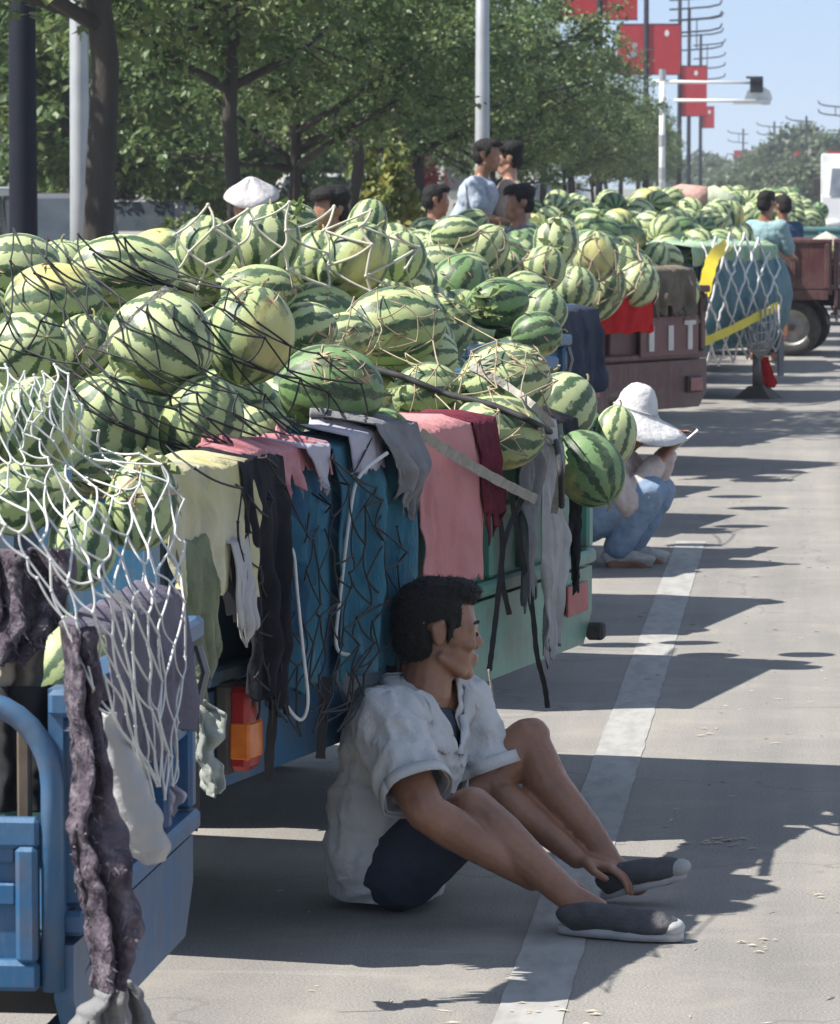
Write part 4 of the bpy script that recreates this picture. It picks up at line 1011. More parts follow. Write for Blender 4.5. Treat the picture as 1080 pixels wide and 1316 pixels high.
# near left (A): dark matted quilt, white sheet, sacks
def hang(name, outline, Y, m, label, cat, depth=.03, seed=0, nz=60, nx=26, lump=.02, nsc=16, thick=.006, folds=2.3, group='rags and quilts on the near blue tricycle'):
    """thick hanging textile: rows of (py, px_left, px_right) at distance Y (or a pair of distances)"""
    vs_ = []; sd = Vector((seed * 4.4, seed, 0)); rows_ = len(outline)
    Ya, Yb = Y if hasattr(Y, '__len__') else (Y, Y)
    for j in range(nz):
        t = j / (nz - 1) * (rows_ - 1); i = min(int(t), rows_ - 2); f = t - i; f = f * f * (3 - 2 * f)
        a, b_ = outline[i], outline[i + 1]; py_ = a[0] + (b_[0] - a[0]) * (t - i); xl = a[1] + (b_[1] - a[1]) * f; xr = a[2] + (b_[2] - a[2]) * f
        for k in range(nx):
            u = k / (nx - 1); Yc = Ya + (Yb - Ya) * j / (nz - 1)
            edge = 7 * mnoise.noise(Vector((py_ * .04, u * 2, seed)))
            p = P(xl + (xr - xl) * u + edge, py_, Yc)
            bow = math.sin(u * math.pi) * depth
            wv = mnoise.noise(Vector((u * 2.5, py_ * .012, seed))); q = lump * (1.1 * math.sin(u * folds * 6.283 + 3.5 * wv + seed) + .8 * (1 - 2.2 * abs(mnoise.noise(Vector((p.x * nsc * 1.2, p.y * nsc, p.z * nsc * .55)) + sd))) + .35 * mnoise.noise(p * nsc * 3 + sd))
            vs_.append(p + Vector((0, -bow - q, 0)) + CR * (q * .5))
    o = obj(name, MB().raw(vs_, grid_faces(nz, nx)), m, None, True); md = o.modifiers.new('t', 'SOLIDIFY'); md.thickness = thick; md.offset = 0
    tag(o, label, cat, group); return o
C_QLT = mat('matted_quilt', (.030, .024, .034), (.14, .115, .14), 15, .95, .9, 45, dirt=(.26, .23, .25), dscale=22, damt=.65, spec=.1)
hang('matted_quilt', [(702, -30, 88), (740, -30, 92), (800, -30, 78), (850, -30, 30)], 6.85, C_QLT, 'dark matted quilt bundled at the left edge below the white net', 'quilt', .05, 1, lump=.022)
hang('matted_quilt_strip', [(800, 84, 112), (900, 88, 128), (960, 92, 140), (1030, 86, 148), (1080, 80, 160), (1120, 92, 168), (1180, 108, 178), (1230, 116, 172), (1265, 122, 158)], (6.35, 6.35), C_QLT, 'long dark matted quilt strip trailing down beside the blue arch', 'quilt', .05, 2, nz=110, lump=.024)
def fibres(o, n_, ln, wd, m, seed):
    rs = random.Random(seed); me = o.data; mb = MB(); V = me.vertices
    for _ in range(n_):
        p = V[rs.randrange(len(V))]; a = (Vector((rs.gauss(0, 1), rs.gauss(0, .5) - .5, rs.gauss(-.3, 1)))).normalized() * ln * rs.uniform(.4, 1.5); b_ = a.orthogonal().normalized() * wd
        c_ = p.co + Vector((0, -.006, 0)); mb.raw([c_ + b_, c_ - b_, c_ + a * .6 - Vector((0, 0, ln * .2)), c_ + a - Vector((0, 0, ln * .6))], [(0, 1, 2), (1, 3, 2)])
    f_ = mb.build('wadding', m, o, fix=False); f_['kind'] = 'stuff'
for o_ in [x for x in col.objects if x.name.startswith('matted_quilt')]:
    fibres(o_, 220, .013, .0022, mat('wadding_grey', (.16, .14, .165), (.07, .06, .08), 30, .95), 1); 
hang('white_sheet', [(915, 132, 146), (960, 136, 168), (1010, 140, 190), (1060, 142, 212), (1090, 150, 217), (1106, 178, 214)], (6.6, 6.7), C_WHT, 'smooth white sheet hanging beside the dark quilt strip', 'sheet', .04, 3, lump=.003, nsc=7, thick=.003, folds=1.1)
hang('grey_tarpaulin', [(1255, 150, 160), (1275, 118, 176), (1300, 100, 186), (1330, 92, 192)], 6.6, mat('dusty_tarp', (.20, .20, .205), (.12, .12, .125), 9, .7, .5, 30), 'dusty grey tarpaulin at the bottom below the quilt strip', 'tarpaulin', .05, 5, lump=.025, nsc=12)
hang('tied_rag', [(898, 240, 258), (920, 236, 284), (940, 240, 286), (965, 244, 272), (985, 256, 282), (1010, 262, 286), (1018, 268, 280)], 8.7, cloth('greenish_white_rag', (.42, .44, .40), (.30, .33, .30), 12, dirt=(.2, .21, .18)), 'pale rag knotted at the corner beside the amber tail light', 'rag', .05, 6, nz=50, nx=22, lump=.022, nsc=24)
hang('tied_rag', [(1008, 205, 222), (1020, 200, 236), (1036, 204, 222), (1046, 208, 216)], 7.6, C_LAV, 'small pale knot of net ends on the near blue tail', 'rag', .02, 7, nz=20, nx=12, lump=.016, nsc=30)
hang('cloth_sack', [(790, -30, 60), (830, -30, 62), (870, -30, 58), (905, -30, 52)], 6.92, cloth('cream_sack', (.42, .36, .28), (.32, .25, .18), 8, dirt=(.22, .13, .08)), 'cream cloth sack inside the arched side frame', 'sack', .05, 8, lump=.02, nsc=10)
hang('interior_shade_sheet', [(880, -30, 66), (960, -30, 70), (1040, -30, 66)], 6.86, mat('painted_interior_shade', (.02, .02, .022), None, 8, .9), 'dark sheet standing in for the shaded interior behind the blue arch', 'cloth', .02, 9, lump=.01)  # near-black sheet added to paint the shade inside the arched frame
drape('A', 'grey_blanket', 140, 240, 690, 965, mat('mauve_blanket', (.10, .09, .115), (.16, .145, .18), 6, .95, .5, 40, spec=.1), 'dim mauve blanket hanging behind the lower white net', 'blanket', seed=30, fold=.03, wl=.2, inner=.01, off=.012, zt=.99, rag=.03, group='rags and quilts on the near blue tricycle')

# ---- nets: cords from knot to knot, resting on the fruit
N_WHT = mat('white_cord', (.62, .62, .60), (.50, .50, .49), 30, .8, spec=.2)
N_BLK = mat('black_cord', (.012, .012, .014), (.022, .022, .024), 30, .75)
N_STR = mat('straw_cord', (.40, .33, .22), (.28, .21, .14), 20, .9)
N_GRY = mat('grey_webbing', (.34, .33, .29), (.24, .23, .20), 25, .9, .4, 90)
def cord(mb, a, b_, r, n=4, sag=0.0, seg=3, wob=.0):
    pts = [a.lerp(b_, i / seg) for i in range(seg + 1)]
    for i in range(1, seg):
        pts[i] = pts[i] + Vector((random.gauss(0, wob), random.gauss(0, wob), -sag * math.sin(math.pi * i / seg)))
    mb.tube(pts, r, n, cap=False)
def pixel_net(name, rows_, Yd, r, m, label, jit=3.0, group='cargo nets over the loads', lift=.014, drop_p=0.0, tol=.4, rad=28, maxpx=140, hang=570, slack=5.0):
    """net given as rows of photo pixels: the knots rest on the bulging load, or hang at the distance Yd(px, py)"""
    mb = MB(); K = []
    for row in rows_:
        rr_ = []
        for (x, y) in row:
            x += random.gauss(0, jit); y += random.gauss(0, jit); Y0 = Yd(x, y); z = hull(x, y, Y0, tol, rad); rr_.append((x, y, z - lift, z != Y0 or y > hang))
        K.append(rr_)
    def link(a, b_):
        if not (a[3] and b_[3]) or random.random() < drop_p or math.hypot(a[0] - b_[0], a[1] - b_[1]) > maxpx: return
        seg = 7; pts = []; sg_ = random.uniform(0, slack); sx_ = random.gauss(0, slack * .5)
        for i in range(seg + 1):
            t = i / seg; x, y, z = [a[k] + (b_[k] - a[k]) * t for k in range(3)]
            y += sg_ * math.sin(math.pi * t); x += sx_ * math.sin(math.pi * t); q = dep(x, y)
            if q < z + .004 and q > z - .25: z = q - lift * .6
            pts.append(P(x, y, z))
        mb.tube(pts, r * random.uniform(.85, 1.15), 5, cap=False)
    for i in range(len(K)):
        for j in range(len(K[i])):
            if i + 1 < len(K):
                n0, n1 = len(K[i]), len(K[i + 1])
                for jj in ((j, j + 1) if n1 > n0 else ((j - 1, j) if n1 < n0 else (j,))):
                    if 0 <= jj < n1: link(K[i][j], K[i + 1][jj])
            if K[i][j][3]: mb.ell(P(*K[i][j][:3]), r * 1.6, nu=6, nv=4)
    o = mb.build(name, m, None, True, fix=False); tag(o, label, 'net', group); return o
def interp(tab, t):
    for (a, b_) in zip(tab[:-1], tab[1:]):
        if t <= b_[0]:
            f = (t - a[0]) / (b_[0] - a[0]); return [a[k] + (b_[k] - a[k]) * f for k in range(1, len(a))]
    return list(tab[-1][1:])
def YA(x, y):
    if y < 640: return interp([(400, 8.2), (640, 7.75)], y)[0]
    z = CAMH - (y - VPY) * 7.0 / FPX; o_ = interp([(640, .02), (760, .13), (1050, .12)], y)[0]
    return max(6.3, T2W('A', o_, ty('A', x, z, o_), 0).y)
# white net of A: spreads over the fruit, gathers towards the hook at the lower right
outl = [(470, -40, 80), (520, -40, 104), (580, -40, 140), (620, -30, 236), (680, -10, 240), (740, 40, 240), (800, 84, 240), (860, 112, 238), (920, 140, 236), (980, 172, 232), (1030, 196, 222)]
rows_ = []; i = 0; y = 474
while y < 1034:
    xl, xr = interp(outl, y); n_ = 10 - (i % 2)
    rows_.append([(xl + (xr - xl) * ((j + (.5 if i % 2 else 0)) / 9), y + 10 * math.sin(j * 1.3 + i)) for j in range(n_)])
    y += 20 if y < 620 else (30 if y < 780 else 46); i += 1
pixel_net('white_cargo_net', rows_, YA, .0020, N_WHT, 'white knotted net gathered down over the load at the near left', jit=4)
# black net over B's fruit and curtains
outl = [(300, -30, 160), (345, -30, 240), (390, -30, 350), (440, -30, 400), (490, 60, 470), (540, 120, 520), (580, 215, 535), (640, 300, 532), (700, 310, 530), (770, 318, 528), (840, 330, 500), (900, 340, 470), (950, 355, 440)]
rows_ = []; i = 0; y = 305
while y < 950:
    xl, xr = interp(outl, y); n_ = 10 + (i % 2)
    rows_.append([(xl + (xr - xl) * ((j + (0 if i % 2 else .5)) / n_), y + 9 * math.sin(j * 2.1 + i * 1.7)) for j in range(n_)])
    y += 33; i += 1
def YB(x, y):
    if y < 575: return interp([(280, 10.35), (350, 9.95), (440, 9.35), (520, 9.2), (585, 9.2)], y)[0] + (x - 200) / 400 * .75
    t = ty('B', x, CAMH - (y - VPY) * 9.8 / FPX, .13); return T2W('B', .13, t, 0).y
pixel_net('black_cargo_net', rows_, YB, .0024, N_BLK, 'black net over the melons and teal curtains of the blue tricycle', jit=5, drop_p=.03)
# pale thick net in the middle heap
outl = [(268, 240, 560), (300, 220, 560), (340, 215, 575), (375, 230, 560)]
rows_ = []; i = 0; y = 266
while y < 382:
    xl, xr = interp(outl, max(y, 268)); n_ = 6 + (i % 2)
    rows_.append([(xl + (xr - xl) * ((j + (0 if i % 2 else .5)) / n_), y + 6 * math.sin(j * 2.1 + i)) for j in range(n_)])
    y += 27; i += 1
pixel_net('pale_cargo_net', rows_, lambda x, y: 14.3 + (340 - y) * .012, .0048, mat('cream_cord', (.55, .53, .43), (.45, .42, .33), 20, .9), 'thick cream net over the upright pale melons', jit=2, tol=1.3)
# straw-coloured netting over C and the heaps behind
def scatter_net(name, x0, x1, y0, y1, cx, cy, Yd, r, m, label, jit, dp):
    rows__ = []; i = 0; y = y0
    while y <= y1:
        n_ = max(2, int((x1 - x0) / cx)) + (i % 2); sh = (y - y0) / (y1 - y0)
        rows__.append([(x0 + (x1 - x0) * ((j + (0 if i % 2 else .5)) / n_), y + cy * .2 * math.sin(j * 1.9 + i)) for j in range(n_)]); y += cy; i += 1
    return pixel_net(name, rows__, Yd, r, m, label, jit, drop_p=dp, tol=.6, rad=18)
scatter_net('straw_cord_net', 390, 735, 385, 600, 38, 24, lambda x, y: interp([(380, 12.1), (450, 11.6), (600, 11.2)], y)[0] + (x - 560) / 450 * .8, .0020, N_STR, 'tangled straw-coloured net over the green tricycle melons', 7, .04)
scatter_net('straw_cord_net', 560, 730, 290, 400, 30, 18, lambda x, y: 19.5 + (x - 600) * .018, .0036, N_STR, 'straw-coloured net over the heaps below the standing pair', 4, .0)
scatter_net('straw_cord_net', 690, 900, 300, 400, 30, 18, lambda x, y: 24.6 + (350 - y) * .01, .0048, N_STR, 'pale straw net over the maroon tricycle load', 4, .0)
# white net of E, stretched over the bulging tarpaulin
mb = MB(); K = {}
for i in range(7):
    for j in range(6):
        u = (j + .5 * (i % 2)) / 5.5; v = i / 6
        px_ = 902 + 100 * u + 4 * v; py_ = 322 + 128 * v + 34 * (1 - u) * (v - .3) - 18 * math.sin(math.pi * u) * (1 - v)
        b_ = .22 * math.sin(math.pi * min(1, v * 1.05)) + .08
        t = ty('E', px_, 1.0, b_); w_ = T2W('E', b_, t, 0); K[(i, j)] = P(px_, py_, w_.y)
for (i, j), p in K.items():
    for jj in ((j, j + 1) if i % 2 else (j - 1, j)):
        if (i + 1, jj) in K: cord(mb, p, K[(i + 1, jj)], .0095, 5, seg=4, sag=.012, wob=.006)
tag(mb.build('white_cargo_net', N_WHT, None, True, fix=False), 'white diamond net stretched over the bulging teal tarpaulin', 'net', 'cargo nets over the loads')
YELS = mat('yellow_strap', (.62, .50, .03), (.55, .42, .02), 8, .6)
def strap(name, pts, w_, m, label, thick=.006):
    """flat webbing through 3D points"""
    vs_ = []; n = len(pts)
    for i, p in enumerate(pts):
        t = (pts[min(i + 1, n - 1)] - pts[max(i - 1, 0)]).normalized(); s = t.cross(CF).normalized() * (w_ * (.5 + .04 * math.sin(i * 1.7)))
        vs_ += [p + s, p - s]
    o = obj(name, MB().raw(vs_, [(2 * i, 2 * i + 1, 2 * i + 3, 2 * i + 2) for i in range(n - 1)]), m, None, False); md = o.modifiers.new('t', 'SOLIDIFY'); md.thickness = thick
    tag(o, label, 'strap', 'straps and ropes holding the loads'); return o
def smooth_pts(c, n=6):
    out = []
    for i in range(len(c) - 1):
        p0, p1, p2, p3 = c[max(i - 1, 0)], c[i], c[i + 1], c[min(i + 2, len(c) - 1)]
        for k in range(n):
            t = k / n; out.append(.5 * ((2 * p1) + (p2 - p0) * t + (2 * p0 - 5 * p1 + 4 * p2 - p3) * t * t + (3 * p1 - p0 - 3 * p2 + p3) * t ** 3))
    return out + [c[-1]]
def PE(px_, py_, b_): return P(px_, py_, T2W('E', b_, ty('E', px_, 1.0, b_), 0).y)
strap('yellow_strap', smooth_pts([PE(936, 314, .12), PE(919, 328, .24), PE(911, 350, .34), PE(904, 380, .38)]), .10, YELS, 'upper yellow strap curling over the white diamond net')
strap('yellow_strap', smooth_pts([PE(903, 440, .36), PE(940, 424, .38), PE(975, 406, .36), PE(1002, 392, .30)]), .065, YELS, 'lower yellow strap slanting under the white diamond net')
nb = MB()
for k in range(9):
    a = k / 8; x0_ = 955 + 46 * a
    nb.tube(smooth_pts([P(x0_, 402 - 10 * a, 34.2), P(957 + 44 * a, 428, 34.05), P(966 + 24 * a, 448, 34.1), P(977, 462, 34.3)], 3), .008, 4)
for y_ in (412, 424, 436, 447):
    f = (y_ - 402) / 50; nb.tube(smooth_pts([P(955 + 8 * f, y_, 34.2), P(978, y_ + 4, 34.0), P(1002 - 10 * f, y_ - 2, 34.3)], 4), .008, 4)
tag(nb.build('grey_net_bag', mat('grey_net', (.34, .34, .35), None, 20, .9), None, True, fix=False), 'grey net ends bunched up over the prop leg', 'net', 'cargo nets over the loads')
hang('red_rag', [(458, 980, 986), (475, 980, 990), (492, 984, 994), (498, 986, 992)], 34.4, C_RED, 'narrow red rag dangling by the prop leg', 'rag', .02, 12, nz=20, nx=8, lump=.02, group='rags and cloths hung over the tricycle tails')
# ropes and webbing one can follow by eye
def rope(name, pix, r, m, label, Yd=None, n=8, flat=None):
    c = [Vector((q[0], q[1], q[2] if len(q) > 2 else hull(q[0], q[1], Yd, .55, 16) - .015)) for q in pix]
    pts = []
    for q in smooth_pts(c, n):
        z = q.z
        if Yd:
            d_ = dep(q.x, q.y)
            if z - .3 < d_ < z + .06: z = d_ - .012
        pts.append(P(q.x, q.y, z))
    for _ in range(2): pts = [pts[0]] + [(pts[i - 1] + pts[i] * 2 + pts[i + 1]) / 4 for i in range(1, len(pts) - 1)] + [pts[-1]]
    if flat: return strap(name, pts, flat, m, label, .003)
    o = MB().tube(pts, r, 7).build(name, m, None, True, fix=False); tag(o, label, 'rope', 'straps and ropes holding the loads'); return o
rope('black_rope', [(372, 418), (420, 445), (470, 470), (520, 485), (570, 505), (630, 520), (690, 545), (712, 562), (720, 600, 11.0), (722, 650, 11.2)], .009, N_BLK, 'thick black rope slanting down across the melons to the green tail', 11.2)
rope('grey_webbing', [(72, 507), (100, 480), (130, 450), (165, 415), (205, 378), (216, 370)], .008, N_GRY, 'grey webbing strap crossing the left melons', 9.3, flat=.015)
rope('grey_webbing', [(x, y, YT('C', x, .13, 1.05)) for x, y in [(540, 556), (570, 576), (620, 606), (665, 630), (690, 642)]], .01, N_GRY, 'pale webbing band hanging along the top of the green tail', None, flat=.026)
rope('grey_webbing', [(605, 470), (650, 495), (690, 525), (716, 560), (722, 600, 11.25), (712, 660, 11.35)], .008, N_GRY, 'narrow pale strap over the yellowish melon', 11.4, flat=.020)
rope('white_rope', [(498, 582, 9.85), (462, 612, 9.78), (450, 660, 9.75), (438, 760, 9.72), (432, 830, 9.7), (450, 842, 9.7)], .0045, N_WHT, 'white cord running down the right teal curtain')
rope('white_rope', [(358, 702, 9.3), (376, 706, 9.3), (382, 760, 9.3), (390, 840, 9.32), (396, 900, 9.32), (388, 925, 9.32), (372, 912, 9.3), (356, 880, 9.3)], .004, N_WHT, 'white cord hanging down the left teal curtain and looping up')
for q, lab in (([(632, 622), (646, 690), (640, 770), (633, 830), (629, 862)], 'dark strap hanging left on the green tail'), ([(655, 622), (668, 700), (684, 780), (690, 840), (700, 880), (704, 910)], 'longest dark strap on the green tail, ending near the road'), ([(744, 630), (736, 670), (724, 720), (715, 770), (700, 812)], 'dark strap slanting beside the white gauze'), ([(672, 640), (650, 690), (645, 740), (655, 790)], 'dark strap looping across the middle of the green tail')):
    rope('dark_strap', [(x, y, YT('C', x, .10)) for x, y in q], .008, N_BLK, lab, flat=.014)
rope('thin_cord', [(628, 860, 10.9), (634, 900, 10.9), (637, 932, 10.9)], .003, N_GRY, 'thin cord end dangling above the seated man\'s knee')
rope('dark_strap', [(222, 612, 8.95), (250, 690, 8.95), (285, 735, 8.95), (300, 790, 8.95)], .008, N_BLK, 'dark strap tied across the yellow cloth', flat=.028)
rope('dark_strap', [(272, 600, 9.0), (282, 670, 8.98), (302, 720, 8.97), (306, 800, 8.97)], .008, N_BLK, 'second dark strap on the yellow cloth', flat=.02)
rope('dark_strap', [(250, 980, 8.6), (252, 1030, 8.6), (249, 1068, 8.6)], .006, N_BLK, 'short dark strap end below the knotted pale rag', flat=.016)
for q, lab in (([(346, 820, 9.25), (352, 900, 9.25), (346, 975, 9.25), (349, 1004, 9.25)], 'dark strap by the amber tail light'), ([(420, 870, 9.6), (415, 930, 9.6), (412, 975, 9.6)], 'frayed dark strap hanging behind the man\'s back')):
    rope('dark_strap', q, .008, N_BLK, lab, flat=.022)
# straw packing and torn leaves between the fruit
ST = MB(); rnd = random.Random(4)
def straw(px0, px1, py0, py1, n_, ln, wd):
    for _ in range(n_):
        x = rnd.uniform(px0, px1); y = rnd.uniform(py0, py1); d = (CF + CR * ((x - 540) / FPX) + CU * ((658 - y) / FPX)).normalized(); h = MBVH.ray_cast(cam.location, d)
        if h[0] is None: continue
        p = h[0] - d * .008; a = Vector((rnd.gauss(0, 1), rnd.gauss(0, 1), rnd.gauss(0, .45))); a = (a - h[1] * a.dot(h[1])).normalized() * ln * rnd.uniform(.4, 1.3); b_ = a.cross(h[1]).normalized() * wd * rnd.uniform(.5, 1.5)
        lift = h[1] * wd * rnd.uniform(.5, 3)
        ST.raw([p - a * .5, p + b_ + lift, p + a * .5 + lift * .6, p - b_ + lift], [(0, 1, 2), (0, 2, 3)])
straw(395, 520, 425, 490, 70, .045, .003); straw(590, 720, 435, 480, 60, .045, .003); straw(230, 560, 350, 390, 60, .05, .003)
straw(560, 900, 280, 420, 70, .07, .004); straw(0, 300, 280, 480, 25, .05, .003); straw(100, 240, 590, 650, 30, .05, .003)
tag(ST.build('straw_packing', mat('straw', (.50, .42, .28), (.34, .24, .15), 9, .9), None, fix=False), 'loose straw and dry vine packed between the melons', 'straw', kind='stuff')
LV_ = MB()
for (x0_, x1_, y0_, y1_, n_, s_) in ((570, 650, 370, 410, 18, .035), (480, 600, 490, 550, 10, .035), (350, 400, 262, 290, 12, .04), (150, 230, 570, 610, 8, .035), (690, 900, 245, 330, 26, .06)):
    for _ in range(n_):
        x = rnd.uniform(x0_, x1_); y = rnd.uniform(y0_, y1_); d = (CF + CR * ((x - 540) / FPX) + CU * ((658 - y) / FPX)).normalized(); h = MBVH.ray_cast(cam.location, d)
        if h[0] is None: continue
        p = h[0] - d * .01; a = Vector((rnd.gauss(0, 1), rnd.gauss(0, 1), rnd.gauss(0, .6))).normalized() * s_ * rnd.uniform(.5, 1.4); b_ = a.orthogonal().normalized() * s_ * .4; u_ = h[1] * s_ * .4
        LV_.raw([p - a, p - a * .2 + b_ + u_, p + a * .2 + b_ * .4, p + a * .4 + b_ + u_ * .6, p + a, p + a * .3 - b_ + u_, p, p - a * .3 - b_ * .8 + u_ * .5], [(0, 1, 2, 6), (6, 2, 3, 4), (6, 4, 5), (0, 6, 7)])
tag(LV_.build('vine_leaves', mat('vine_leaf', (.13, .19, .06), (.26, .28, .13), 6, .7, trans=.25), None, fix=False), 'wilting vine leaves lying on the melons', 'leaves', kind='stuff')

# ------------------------------------------------------------------ people
def skin_mat(name, c, c2, red):
    m, n, b = _m(name); L = n.links; tc = n.nodes.new('ShaderNodeTexCoord')
    t = n.nodes.new('ShaderNodeTexNoise'); t.inputs['Scale'].default_value = 9; t.inputs['Detail'].default_value = 6; L.new(tc.outputs['Object'], t.inputs['Vector'])
    r = n.nodes.new('ShaderNodeValToRGB'); e = r.color_ramp.elements; e[0].position = .3; e[1].position = .72; e[0].color = (*[q * 1.12 for q in c], 1); e[1].color = (*[q * .85 for q in c2], 1); x = e.new(.5); x.color = (*red, 1)
    L.new(t.outputs[0], r.inputs[0]); L.new(r.outputs[0], b.inputs['Base Color']); b.inputs['Roughness'].default_value = .4
    b.inputs['Subsurface Weight'].default_value = .08; b.inputs['Subsurface Radius'].default_value = (.012, .005, .003)
    t2 = n.nodes.new('ShaderNodeTexNoise'); t2.inputs['Scale'].default_value = 120; L.new(tc.outputs['Object'], t2.inputs['Vector'])
    bp = n.nodes.new('ShaderNodeBump'); bp.inputs['Strength'].default_value = .18; bp.inputs['Distance'].default_value = .003; L.new(t2.outputs[0], bp.inputs['Height']); L.new(bp.outputs[0], b.inputs['Normal'])
    return m
SKIN = skin_mat('tanned_skin', (.30, .155, .095), (.22, .105, .062), (.27, .13, .08))
SKIN2 = skin_mat('fair_skin', (.44, .26, .18), (.36, .20, .135), (.42, .23, .16))
HAIR = mat('black_hair', (.010, .009, .010), (.016, .014, .014), 60, .6, .5, 160, spec=.2)
EYEW = mat('eye_white', (.6, .58, .55), None, 10, .3)
def basis(f, up=(0, 0, 1)):
    f = Vector(f).normalized(); l = Vector(up).cross(f).normalized(); u = f.cross(l); return Matrix((f, l, u)).transposed()
def head_prims(mb, c, B, s=1.0):
    """head in its own frame: x forward, y left, z up; origin between the ears"""
    def T(p): return Vector(c) + B @ (Vector(p) * s)
    def E(p, r): mb.ell(T(p), [q * s for q in r], B, 20, 14)
    def K(a, ra, b_, rb): mb.cap(T(a), ra * s, T(b_), rb * s, 12)
    E((-.008, 0, .035), (.100, .076, .088)); E((.035, 0, .01), (.062, .068, .078)); E((.042, 0, -.045), (.052, .058, .062))
    E((.055, 0, -.082), (.040, .044, .028)); E((.082, 0, -.098), (.018, .022, .015))
    for q in (-1, 1):
        K((.088, q * .012, .022), .012, (.070, q * .05, .018), .012)                 # brow
        E((.068, q * .045, -.022), (.022, .02, .018)); K((.0, q * .056, -.055), .014, (.06, q * .036, -.092), .014)
        E((.099, q * .011, -.030), (.010, .009, .008))
        E((-.012, q * .077, .002), (.019, .009, .031)); K((-.028, q * .081, .018), .007, (-.006, q * .084, .030), .006); K((-.030, q * .081, .016), .007, (-.014, q * .080, -.024), .006)
        E((.078, q * .033, -.001), (.013, .016, .009))
    K((.090, 0, .012), .009, (.108, 0, -.022), .011); E((.107, 0, -.026), (.010, .012, .009))
    K((.096, -.018, -.056), .007, (.102, 0, -.053), .008); K((.096, .018, -.056), .007, (.102, 0, -.053), .008)
    K((.092, -.016, -.068), .008, (.099, 0, -.068), .009); K((.092, .016, -.068), .008, (.099, 0, -.068), .009)
def hair_mesh(name, c, B, s, parent, style='short', m=None, tufts=1600, seed=0, vox=.006):
    mb = MB()
    def T(p): return Vector(c) + B @ (Vector(p) * s)
    mb.ell(T((-.010, 0, .045)), [q * s for q in (.105, .082, .090)], B, 24, 16); mb.ell(T((-.042, 0, -.005)), [q * s for q in (.070, .076, .082)], B, 20, 14)
    if style == 'short':
        mb.ell(T((.035, 0, .100)), [q * s for q in (.072, .066, .036)], B); mb.cap(T((.06, -.04, .098)), .020 * s, T((.095, .03, .098)), .018 * s)
        mb.cap(T((.015, -.078, .03)), .010 * s, T((.012, -.078, -.015)), .006 * s); mb.cap(T((.015, .078, .03)), .010 * s, T((.012, .078, -.015)), .006 * s)
    if style == 'bun':
        mb.ell(T((-.11, 0, .03)), [q * s for q in (.045, .05, .045)], B); mb.cap(T((-.05, -.05, -.03)), .05 * s, T((-.06, 0, -.10)), .045 * s)
    if style == 'mop':
        mb.ell(T((.03, 0, .09)), [q * s for q in (.085, .088, .06)], B); mb.ell(T((-.03, 0, .08)), [q * s for q in (.10, .10, .07)], B)
    me = remesh(mb, vox * s, 3); co = vco(me); inv = np.array(B.transposed()); L_ = ((co - np.array(Vector(c)[:])) @ inv.T) / s
    face = (L_[:, 0] > .045 - .25 * np.clip(-L_[:, 2], 0, .2)) & (L_[:, 2] < .068 + .1 * np.abs(L_[:, 1]))
    face |= (L_[:, 2] < .012) & (L_[:, 0] > -.022 + .0) & (np.abs(L_[:, 1]) > .045) & ~((np.abs(L_[:, 0] - .014) < .010) & (L_[:, 2] > -.02))
    face |= (L_[:, 2] < -.075 if style != 'bun' else L_[:, 2] < -.13)
    nz = np.array([mnoise.noise(Vector(p * 60)) + .6 * mnoise.noise(Vector(p * 130)) for p in co]); co = co + vno(me) * (nz * .0045 * s)[:, None]; setco(me, co)
    delverts(me, face); smooth_boundary(me, 3)
    o = obj(name, me, m or HAIR, parent, True)
    if tufts:
        rs = random.Random(seed); tb = MB(); V = me.vertices
        for _ in range(tufts):
            v = V[rs.randrange(len(V))]; nrm = v.normal; l = (B.transposed() @ (v.co - Vector(c))) / s
            dirn = nrm * .12 + (B @ Vector((-.25 + (.9 if l.x > .04 else 0), 0, -.6 if l.z < .06 else .15))) + Vector((rs.gauss(0, .3), rs.gauss(0, .3), rs.gauss(0, .3)))
            dirn.normalize(); ln = s * rs.uniform(.006, .013); w_ = dirn.cross(nrm); w_ = (w_.normalized() if w_.length > 1e-4 else Vector((1, 0, 0))) * .0012 * s
            tb.raw([v.co + w_, v.co - w_, v.co + dirn * ln], [(0, 1, 2)])
        t_ = tb.build('loose_strands', m or HAIR, o, fix=False); t_['kind'] = 'stuff'
    return o
def hand_prims(mb, wrist, dirn, palm_n, s=1.0, curl=.5, thumb=1):
    """palm and five unequal bent fingers; dirn: where the fingers point, palm_n: out of the palm"""
    d = Vector(dirn).normalized(); n_ = Vector(palm_n).normalized(); n_ = (n_ - d * n_.dot(d)).normalized(); t = d.cross(n_) * thumb
    w0 = Vector(wrist)
    for k, f in enumerate((-.6, -.2, .2, .6)):
        mb.cap(w0 + t * f * .022 * s, .017 * s, w0 + d * .085 * s + t * f * .045 * s, .0125 * s, 10)
    L = (.062, .076, .080, .072)
    for k, f in enumerate((-.036, -.012, .012, .036)):
        p = w0 + d * .088 * s + t * f * s; a = 0; ln = L[k] * s; r_ = .0088 * s
        spread = t * f * .6
        for q, (fr, rr_) in enumerate(((.45, 1), (.32, .92), (.25, .8))):
            a += curl * (.55, .8, .6)[q]
            dv = (d * math.cos(a) + n_ * math.sin(a) + spread).normalized(); p2 = p + dv * ln * fr; mb.cap(p, r_ * rr_ * 1.04, p2, r_ * rr_ * .95, 9); p = p2
    p = w0 + d * .028 * s + t * .026 * s; q = p + (t * .75 + d * .6 + n_ * .25).normalized() * .045 * s; e = q + (t * .25 + d * .9 + n_ * .35 * curl).normalized() * .034 * s
    mb.cap(p, .015 * s, q, .0108 * s, 10); mb.cap(q, .0105 * s, e, .0085 * s, 10)
